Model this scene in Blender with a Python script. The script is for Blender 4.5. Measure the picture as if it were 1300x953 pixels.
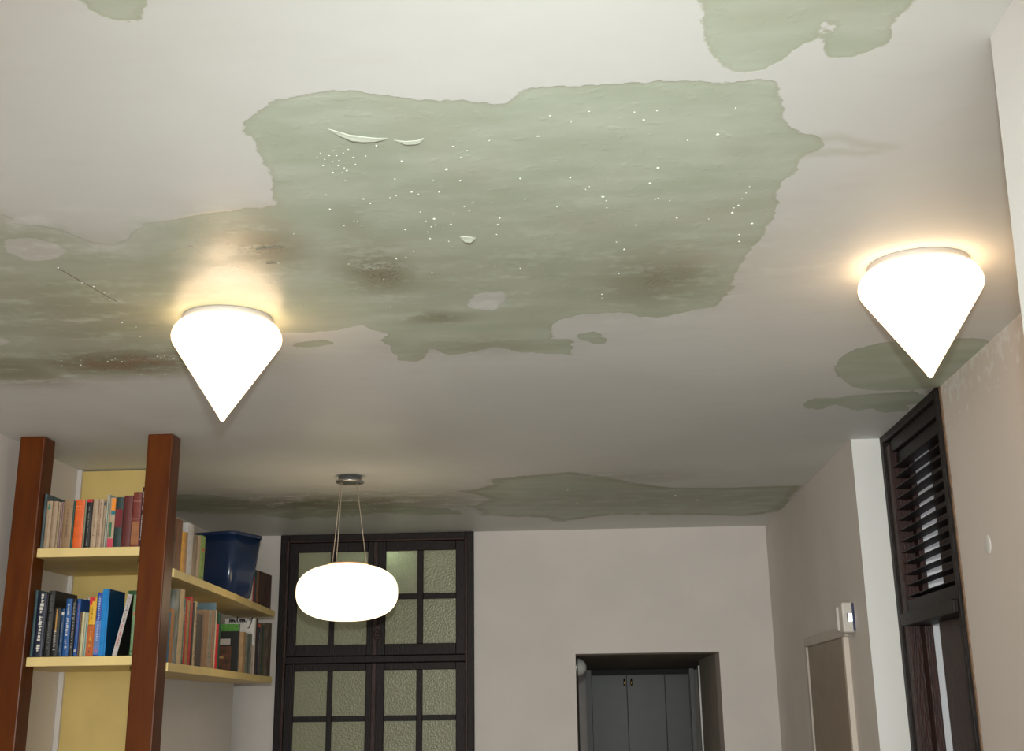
import bpy, bmesh, math, random
import numpy as np
from mathutils import Vector, Matrix, noise as mnoise

for o in list(bpy.data.objects): bpy.data.objects.remove(o)
scene = bpy.context.scene
COL = scene.collection
PI = math.pi
rnd = random.Random(7)

# ------------------------------------------------------------ camera
F_PX, PAN, TILT, ROLL = 1550.6, 0.05289, 0.29319, -0.01367
cam_d = bpy.data.cameras.new('camera'); cam = bpy.data.objects.new('camera', cam_d); COL.objects.link(cam)
fw = Vector((-math.sin(PAN)*math.cos(TILT), math.cos(PAN)*math.cos(TILT), math.sin(TILT)))
rt = Vector((math.cos(PAN), math.sin(PAN), 0)); up = rt.cross(fw)
r2 = rt*math.cos(ROLL) + up*math.sin(ROLL); u2 = -rt*math.sin(ROLL) + up*math.cos(ROLL)
M3 = Matrix((r2, u2, -fw)).transposed()
cam.matrix_world = Matrix.Translation((0, 0, 1.6)) @ M3.to_4x4()
cam_d.sensor_width = 36; cam_d.lens = F_PX/1300*36; cam_d.shift_y = -44.5/1300
cam_d.clip_start = 0.05; cam_d.clip_end = 100
scene.camera = cam

# ------------------------------------------------------------ light and exposure
scene.view_settings.view_transform = 'Standard'; scene.view_settings.look = 'None'
scene.view_settings.exposure = 0.0; scene.view_settings.gamma = 1.0
scene.view_settings.use_curve_mapping = False
world = bpy.data.worlds.new('dusk'); scene.world = world; world.use_nodes = True
world.node_tree.nodes['Background'].inputs[0].default_value = (0.29, 0.29, 0.33, 1)
world.node_tree.nodes['Background'].inputs[1].default_value = 1.0

FLASH_SPOT, CONE_E, PEND_E, REAR_FILL = 470, 3.9, 2.3, 184
def light(name, kind, loc, energy, color, size=.1, rot=None, **k):
    d = bpy.data.lights.new(name, kind); d.energy = energy; d.color = color
    if kind == 'AREA':
        d.shape = 'RECTANGLE'; d.size = size; d.size_y = k.get('size_y', size)
    else: d.shadow_soft_size = size
    if kind == 'SPOT': d.spot_size = k['spot']; d.spot_blend = k['blend']
    o = bpy.data.objects.new(name, d); COL.objects.link(o); o.location = loc
    if rot is not None: o.rotation_euler = rot
    return o
# the flash on top of the camera
fl = light('camera_flash', 'SPOT', (0.02, -0.02, 1.79), FLASH_SPOT, (.93, 1, .97), .03, spot=math.radians(73), blend=1.0)
fl.rotation_euler = (math.radians(90+4), 0, math.radians(3))
# added unseen area light behind the photographer, fills the room with soft light
light('rear_fill_light', 'AREA', (-0.45, -2.75, 1.75), REAR_FILL, (.98, .96, .93), 2.6, rot=(math.radians(100), 0, 0), size_y=1.7)
# added point light behind the obscured glass, makes the glow in one pane
light('pane_glow_light', 'POINT', (-1.45, 9.47, 2.80), 3.2, (.85, 1.0, .97), .03)
light('passage_fill', 'POINT', (0.5, 12.2, 1.4), .2, (1, .9, .75), .08)  # added point light without a fitting, lifts the dark passage

# ------------------------------------------------------------ helpers
def mat(name, col, rough=.6, metal=0, emis=None, es=0, spec=.5, vary=0, scale=8, bump=0, bscale=40, col2=None, stretch=(1,1,1), coat=0):
    m = bpy.data.materials.new(name); m.use_nodes = True; nt = m.node_tree; b = nt.nodes['Principled BSDF']
    b.inputs['Base Color'].default_value = (*col, 1); b.inputs['Roughness'].default_value = rough
    b.inputs['Metallic'].default_value = metal; b.inputs['Specular IOR Level'].default_value = spec
    b.inputs['Coat Weight'].default_value = coat
    if emis: b.inputs['Emission Color'].default_value = (*emis, 1); b.inputs['Emission Strength'].default_value = es
    if vary or bump or col2:
        tc = nt.nodes.new('ShaderNodeTexCoord'); mp = nt.nodes.new('ShaderNodeMapping')
        mp.inputs['Scale'].default_value = stretch
        nt.links.new(tc.outputs['Object'], mp.inputs['Vector'])
        if vary or col2:
            n = nt.nodes.new('ShaderNodeTexNoise'); n.inputs['Scale'].default_value = scale; n.inputs['Detail'].default_value = 5
            nt.links.new(mp.outputs[0], n.inputs['Vector'])
            r = nt.nodes.new('ShaderNodeValToRGB')
            c2 = col2 or tuple(c*(1-vary) for c in col); c1 = col if col2 else tuple(min(1, c*(1+vary)) for c in col)
            r.color_ramp.elements[0].position = .35; r.color_ramp.elements[1].position = .65
            r.color_ramp.elements[0].color = (*c2, 1); r.color_ramp.elements[1].color = (*c1, 1)
            nt.links.new(n.outputs[0], r.inputs[0]); nt.links.new(r.outputs[0], b.inputs['Base Color'])
        if bump:
            n2 = nt.nodes.new('ShaderNodeTexNoise'); n2.inputs['Scale'].default_value = bscale; n2.inputs['Detail'].default_value = 4
            nt.links.new(mp.outputs[0], n2.inputs['Vector'])
            bp = nt.nodes.new('ShaderNodeBump'); bp.inputs['Strength'].default_value = bump; bp.inputs['Distance'].default_value = .01
            nt.links.new(n2.outputs[0], bp.inputs['Height']); nt.links.new(bp.outputs[0], b.inputs['Normal'])
    return m
_mc = {}
def cmat(col, rough=.55, kind='paint', col2=None):
    key = (col, rough, kind, col2)
    if key not in _mc:
        if kind == 'mottle': _mc[key] = mat('printed_cover', col, rough, scale=28, col2=col2, stretch=(1, 1, .35))
        else: _mc[key] = mat('printed_cover', col, rough, vary=.12, scale=25)
    return _mc[key]
def box(bm, x0, x1, y0, y1, z0, z1):
    vs = [bm.verts.new(p) for p in ((x0,y0,z0),(x1,y0,z0),(x1,y1,z0),(x0,y1,z0),(x0,y0,z1),(x1,y0,z1),(x1,y1,z1),(x0,y1,z1))]
    for f in ((0,3,2,1),(4,5,6,7),(0,1,5,4),(1,2,6,5),(2,3,7,6),(3,0,4,7)): bm.faces.new([vs[i] for i in f])
    return vs
def prism(bm, pts, z0, z1):
    a = [bm.verts.new((x, y, z0)) for x, y in pts]; b = [bm.verts.new((x, y, z1)) for x, y in pts]; n = len(pts)
    bm.faces.new(a[::-1]); bm.faces.new(b)
    for i in range(n): bm.faces.new((a[i], a[(i+1) % n], b[(i+1) % n], b[i]))
def lathe(bm, prof, n=48, c=(0,0,0)):
    rings = []
    for r, z in prof:
        if r < 1e-6: rings.append([bm.verts.new((c[0], c[1], c[2]+z))])
        else: rings.append([bm.verts.new((c[0]+r*math.cos(2*PI*i/n), c[1]+r*math.sin(2*PI*i/n), c[2]+z)) for i in range(n)])
    for a, b in zip(rings, rings[1:]):
        for i in range(n):
            j = (i+1) % n
            if len(a) == 1 and len(b) == 1: continue
            if len(a) == 1: bm.faces.new((a[0], b[j], b[i]))
            elif len(b) == 1: bm.faces.new((a[i], a[j], b[0]))
            else: bm.faces.new((a[i], a[j], b[j], b[i]))
def tube(bm, pts, r, n=8):
    rings = []
    pts = [Vector(p) for p in pts]
    for k, p in enumerate(pts):
        d = (pts[min(k+1, len(pts)-1)] - pts[max(k-1, 0)]).normalized()
        s = d.cross(Vector((0, 0, 1)))
        if s.length < .05: s = d.cross(Vector((1, 0, 0)))
        s.normalize(); t = d.cross(s)
        rings.append([bm.verts.new(p + (s*math.cos(2*PI*i/n) + t*math.sin(2*PI*i/n))*r) for i in range(n)])
    for a, b in zip(rings, rings[1:]):
        for i in range(n): bm.faces.new((a[i], a[(i+1) % n], b[(i+1) % n], b[i]))
    bm.faces.new(rings[0][::-1]); bm.faces.new(rings[-1])
def obj(name, bm, m, parent=None, smooth=False, bevel=0, seg=2, loc=None):
    bmesh.ops.recalc_face_normals(bm, faces=bm.faces[:])
    me = bpy.data.meshes.new(name); bm.to_mesh(me); bm.free()
    me.materials.append(m)
    if smooth:
        for p in me.polygons: p.use_smooth = True
    o = bpy.data.objects.new(name, me); COL.objects.link(o)
    if parent: o.parent = parent
    if loc: o.location = loc
    if bevel:
        b = o.modifiers.new('bevel', 'BEVEL'); b.width = bevel; b.segments = seg; b.limit_method = 'ANGLE'; b.angle_limit = math.radians(50)
    return o
def NB(): return bmesh.new()
def bx(name, dims, m, parent=None, bevel=0, **k):
    bm = NB()
    if isinstance(dims[0], (int, float)): dims = [dims]
    for d in dims: box(bm, *d)
    return obj(name, bm, m, parent, bevel=bevel, **k)
def tag(o, label, cat, group=None):
    o['label'] = label; o['category'] = cat
    if group: o['group'] = group
    return o
def thing(name, label, cat, loc=(0,0,0), rot=(0,0,0), group=None):
    o = bpy.data.objects.new(name, None); COL.objects.link(o); o.location = loc; o.rotation_euler = rot
    o.empty_display_size = .05
    return tag(o, label, cat, group)
def structure(o): o['kind'] = 'structure'; return o

# ------------------------------------------------------------ data measured from the room (metres)
STAINS={'main': [(-0.743, 2.513), (-0.687, 2.444), (-0.626, 2.401), (-0.544, 2.379), (-0.484, 2.377), (-0.422, 2.398), (-0.357, 2.412), (-0.293, 2.432), (-0.207, 2.446), (-0.169, 2.461), (-0.13, 2.46), (-0.099, 2.411), (-0.033, 2.394), (0.065, 2.393), (0.126, 2.398), (0.199, 2.39), (0.308, 2.392), (0.358, 2.409), (0.387, 2.398), (0.458, 2.407), (0.462, 2.468), (0.492, 2.553), (0.485, 2.591), (0.553, 2.662), (0.606, 2.704), (0.614, 2.76), (0.576, 2.788), (0.568, 2.88), (0.548, 2.981), (0.562, 3.175), (0.549, 3.364), (0.528, 3.526), (0.512, 3.674), (0.514, 3.784), (0.48, 3.972), (0.37, 4.039), (0.296, 4.076), (0.216, 4.05), (0.177, 4.011), (0.031, 4.015), (-0.027, 4.054), (-0.078, 4.122), (-0.077, 4.295), (-0.002, 4.313), (-0.009, 4.511), (-0.088, 4.492), (-0.207, 4.458), (-0.291, 4.376), (-0.397, 4.45), (-0.481, 4.479), (-0.532, 4.383), (-0.615, 4.56), (-0.683, 4.515), (-0.687, 4.346), (-0.704, 4.262), (-0.662, 4.182), (-0.719, 4.112), (-0.738, 4.057), (-0.83, 4.101), (-0.982, 4.134), (-1.044, 4.12), (-1.251, 4.278), (-1.456, 4.588), (-1.545, 4.651), (-2.003, 4.602), (-2.142, 4.686), (-2.346, 4.702), (-2.534, 4.682), (-1.609, 2.86), (-1.536, 2.973), (-1.51, 3.059), (-1.419, 3.108), (-1.384, 3.19), (-1.315, 3.239), (-1.177, 3.089), (-1.068, 3.047), (-0.966, 3.023), (-0.88, 2.998), (-0.779, 2.99), (-0.767, 2.908), (-0.763, 2.814), (-0.748, 2.74), (-0.751, 2.683), (-0.734, 2.617), (-0.754, 2.557)], 'tl': [(-0.927, 1.985), (-0.915, 2.022), (-0.901, 2.05), (-0.882, 2.066), (-0.84, 2.067), (-0.814, 2.029), (-0.796, 1.995), (-0.772, 1.944), (-0.809, 1.89), (-0.909, 1.92)], 'tr': [(0.254, 2.076), (0.271, 2.133), (0.278, 2.214), (0.318, 2.303), (0.345, 2.352), (0.385, 2.382), (0.424, 2.35), (0.458, 2.319), (0.478, 2.273), (0.51, 2.238), (0.519, 2.213), (0.526, 2.179), (0.534, 2.204), (0.531, 2.234), (0.539, 2.278), (0.556, 2.308), (0.597, 2.317), (0.639, 2.291), (0.665, 2.257), (0.658, 2.184), (0.672, 2.136), (0.68, 2.109), (0.661, 2.003), (0.434, 1.936), (0.239, 1.97)], 'rc': [(1.066, 4.787), (1.058, 4.654), (1.081, 4.557), (1.153, 4.486), (1.271, 4.471), (1.402, 4.454), (1.519, 4.476), (1.588, 4.566), (1.609, 4.814), (1.551, 5.158), (1.456, 5.202), (1.345, 5.204), (1.253, 5.18), (1.174, 5.091), (1.104, 4.955)], 'rb': [(1.034, 5.406), (1.061, 5.327), (1.148, 5.351), (1.217, 5.302), (1.332, 5.272), (1.449, 5.256), (1.538, 5.336), (1.535, 5.438), (1.489, 5.5), (1.521, 5.588), (1.444, 5.626), (1.36, 5.524), (1.304, 5.564), (1.236, 5.495), (1.161, 5.42), (1.118, 5.528), (1.061, 5.498)], 'band': [(-0.753, 7.487), (-0.63, 7.447), (-0.521, 7.286), (-0.509, 7.111), (-0.33, 7.031), (-0.04, 6.944), (0.133, 7.091), (0.313, 7.309), (0.57, 7.549), (0.879, 7.59), (1.38, 7.572), (1.409, 8.307), (1.403, 8.617), (1.18, 8.805), (0.817, 8.679), (0.221, 8.593), (-0.098, 8.848), (-0.268, 8.633), (-0.682, 8.5), (-0.716, 8.112), (-0.561, 7.83), (-0.638, 7.649)], 'bandl': [(-2.532, 7.394), (-2.299, 7.396), (-2.166, 7.592), (-2.022, 7.929), (-1.819, 7.732), (-1.583, 7.703), (-1.213, 7.944), (-0.924, 8.15), (-0.775, 8.379), (-0.851, 8.476), (-1.375, 8.293), (-1.667, 8.395), (-2.002, 8.457), (-2.148, 8.326), (-2.332, 8.192), (-2.752, 8.062)], 'tide': [(0.592, 2.694), (0.654, 2.689), (0.7, 2.729), (0.756, 2.75), (0.802, 2.763), (0.76, 2.768), (0.705, 2.753), (0.655, 2.712), (0.604, 2.721)], 'tide2': [(0.581, 2.78), (0.657, 2.768), (0.726, 2.788), (0.777, 2.779), (0.73, 2.806), (0.661, 2.789), (0.585, 2.802)], 's1': [(0.03, 4.266), (0.067, 4.241), (0.082, 4.281), (0.048, 4.318)], 's2': [(-1.013, 4.272), (-0.914, 4.246), (-0.907, 4.272), (-0.974, 4.296), (-1.017, 4.292)], 's3': [(0.077, 4.331), (0.106, 4.324), (0.112, 4.355), (0.083, 4.362)]}
ISLANDS={'white': [(-0.348, 3.867), (-0.316, 3.764), (-0.232, 3.748), (-0.224, 3.781), (-0.271, 3.925), (-0.339, 3.91)], 'wleft': [(-1.646, 3.247), (-1.599, 3.176), (-1.533, 3.164), (-1.482, 3.205), (-1.47, 3.276), (-1.53, 3.317), (-1.612, 3.329)], 'wpatch': [(-1.061, 2.817), (-1.009, 2.783), (-0.947, 2.779), (-0.913, 2.82), (-0.888, 2.965), (-0.973, 2.979), (-1.045, 3.005), (-1.092, 2.968)], 'wleft2': [(-2.145, 4.088), (-2.053, 4.077), (-2.046, 4.137), (-2.093, 4.163), (-2.182, 4.164)]}
BLOBS=[('m', -0.598, 3.527, 0.133, 0.247, 0.9), ('m', -0.607, 3.169, 0.066, 0.175, 0.35), ('m', 0.259, 3.68, 0.226, 0.286, 0.75), ('m', -0.909, 3.295, 0.137, 0.201, 0.9), ('m', -1.757, 4.442, 0.389, 0.195, 1.0), ('m', -2.193, 4.511, 0.212, 0.246, 0.8), ('m', -0.47, 4.001, 0.122, 0.079, 0.8), ('m', -0.379, 4.367, 0.353, 0.124, 0.35), ('m', -0.064, 3.576, 0.639, 0.434, 0.35), ('m', -1.624, 3.862, 0.449, 0.51, 0.55), ('m', -0.174, 2.985, 0.502, 0.314, 0.15), ('m', -1.715, 7.842, 1.018, 0.374, 0.9), ('m', 0.336, 7.965, 1.146, 0.444, 0.35), ('m', 0.308, 7.164, 0.421, 0.233, 0.35), ('m', -1.507, 3.209, 0.269, 0.242, 0.3), ('m', 0.419, 2.748, 0.058, 0.062, 0.2), ('m', -0.41, 3.595, 0.296, 0.218, 0.35), ('r', -1.646, 4.476, 0.18, 0.11, 1.0), ('r', -1.855, 4.454, 0.15, 0.109, 0.6), ('r', 0.297, 3.505, 0.168, 0.207, 0.2), ('r', -0.827, 3.149, 0.088, 0.232, 0.25), ('w', -1.068, 3.483, 0.264, 0.791, 1.0), ('w', -0.551, 3.234, 0.269, 0.365, 0.45), ('w', -1.489, 6.784, 1.157, 1.476, 0.7), ('w', -1.613, 8.403, 1.418, 0.642, 0.6)]
DROPS=[[(-0.46, 2.652, 3), (-0.594, 2.795, 3), (-0.572, 2.755, 3), (-0.557, 2.786, 3), (-0.571, 2.799, 2), (-0.582, 2.733, 2), (-0.599, 2.717, 2), (-0.616, 2.706, 2), (-0.568, 2.671, 2), (-0.531, 2.667, 2), (-0.528, 2.713, 2), (-0.496, 2.707, 2), (-0.412, 2.743, 3), (-0.413, 2.932, 3), (-0.307, 2.801, 4), (-0.342, 2.939, 2), (-0.279, 2.873, 2), (-0.546, 2.966, 3), (-0.533, 2.996, 3), (-0.648, 3.026, 3), (-0.639, 2.931, 2), (-0.457, 2.953, 2), (-0.376, 3.119, 4), (-0.377, 3.164, 3), (-0.391, 3.176, 2), (-0.405, 3.214, 2), (-0.405, 3.265, 3), (-0.334, 3.162, 3), (-0.466, 3.189, 3), (-0.408, 3.068, 2), (-0.354, 3.29, 2), (-0.195, 3.13, 3), (-0.203, 3.176, 3), (-0.212, 3.25, 2), (-0.234, 3.508, 3), (-0.526, 3.419, 3), (-0.466, 3.364, 2), (-0.676, 3.45, 2), (-0.591, 3.592, 2), (-0.125, 2.871, 3), (-0.274, 3.07, 2), (-0.259, 3.016, 2), (-0.277, 2.671, 2), (-0.245, 2.698, 2), (-0.264, 2.735, 2), (-0.271, 2.825, 2), (-0.188, 2.648, 2), (-0.119, 3.004, 2), (-0.072, 2.634, 2), (-0.572, 2.845, 2), (-0.61, 2.752, 2), (-0.584, 2.697, 2), (-0.566, 2.699, 2), (-0.547, 2.686, 2), (-0.602, 2.682, 2), (-0.561, 2.771, 2), (-0.785, 3.193, 2), (-0.565, 2.727, 2), (-0.529, 2.752, 2), (-0.445, 2.848, 2), (-0.397, 2.947, 2), (-0.401, 3.135, 2), (-0.359, 3.193, 2), (-0.475, 2.964, 2), (-0.632, 3.145, 2), (-0.589, 3.118, 2), (-0.599, 3.117, 2), (-0.285, 3.04, 2), (-0.318, 3.089, 2), (-0.433, 3.545, 2), (-0.613, 3.876, 2), (-0.495, 3.409, 2), (-0.21, 3.021, 2), (-0.348, 2.864, 2)], [(-0.126, 2.87, 2), (0.003, 2.876, 3), (0.052, 2.938, 2), (0.088, 3.007, 4), (0.097, 3.034, 2), (0.1, 3.083, 2), (0.042, 2.955, 2), (-0.035, 3.065, 2), (0.176, 2.571, 3), (0.204, 2.528, 2), (0.153, 2.53, 2), (0.355, 2.66, 4), (0.286, 2.686, 2), (0.224, 2.837, 4), (0.209, 2.93, 4), (0.295, 3.172, 3), (0.185, 3.214, 3), (0.132, 3.339, 2), (0.156, 3.403, 3), (0.445, 3.147, 4), (0.456, 3.097, 3), (0.46, 3.053, 2), (0.466, 3.014, 2), (0.47, 2.974, 2), (0.51, 3.23, 4), (0.484, 3.313, 3), (0.49, 3.367, 3), (0.382, 2.529, 2), (0.05, 2.518, 2), (-0.04, 2.532, 2), (0.008, 2.567, 2), (-0.069, 2.634, 2), (0.228, 3.036, 2), (0.267, 3.049, 2), (0.446, 3.113, 2), (0.385, 3.188, 2), (0.146, 3.61, 3), (0.096, 3.806, 3), (0.097, 3.846, 2), (-0.158, 3.536, 3), (0.235, 3.028, 2), (-0.12, 3.006, 2)], [(-1.556, 3.401, 3), (-1.536, 3.538, 4), (-1.515, 3.577, 3), (-1.503, 3.635, 3), (-1.511, 3.704, 3), (-1.503, 3.715, 2), (-1.561, 3.949, 3), (-1.532, 4.008, 2), (-1.99, 4.468, 3), (-1.96, 4.395, 2), (-1.913, 4.462, 3), (-1.886, 4.396, 2), (-1.792, 4.426, 3), (-1.77, 4.408, 2), (-1.747, 4.383, 2), (-1.739, 4.432, 3), (-1.58, 4.374, 3), (-1.575, 4.394, 2), (-1.554, 4.376, 2), (-1.53, 4.406, 3), (-1.731, 4.625, 2), (-1.637, 4.635, 2), (-1.556, 4.117, 2), (-0.884, 3.423, 2)], [(-2.234, 7.7, 2), (-2.214, 7.803, 3), (-2.229, 7.945, 2), (-2.236, 8.007, 2), (-2.21, 8.162, 2), (-2.204, 8.298, 4), (-1.368, 8.108, 4), (-0.953, 8.081, 2), (-0.384, 8.119, 3), (-0.478, 8.148, 2), (-0.496, 8.318, 2), (-0.067, 7.54, 4), (-0.09, 7.43, 3), (0.062, 7.593, 3), (0.107, 8.145, 2), (-0.012, 8.046, 5), (0.316, 8.051, 2), (0.62, 7.836, 5), (0.782, 8.054, 4), (-2.37, 7.721, 2), (0.91, 8.194, 2), (-2.351, 8.277, 2), (0.139, 7.567, 2), (0.376, 8.1, 2), (0.684, 7.845, 2)]]
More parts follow.
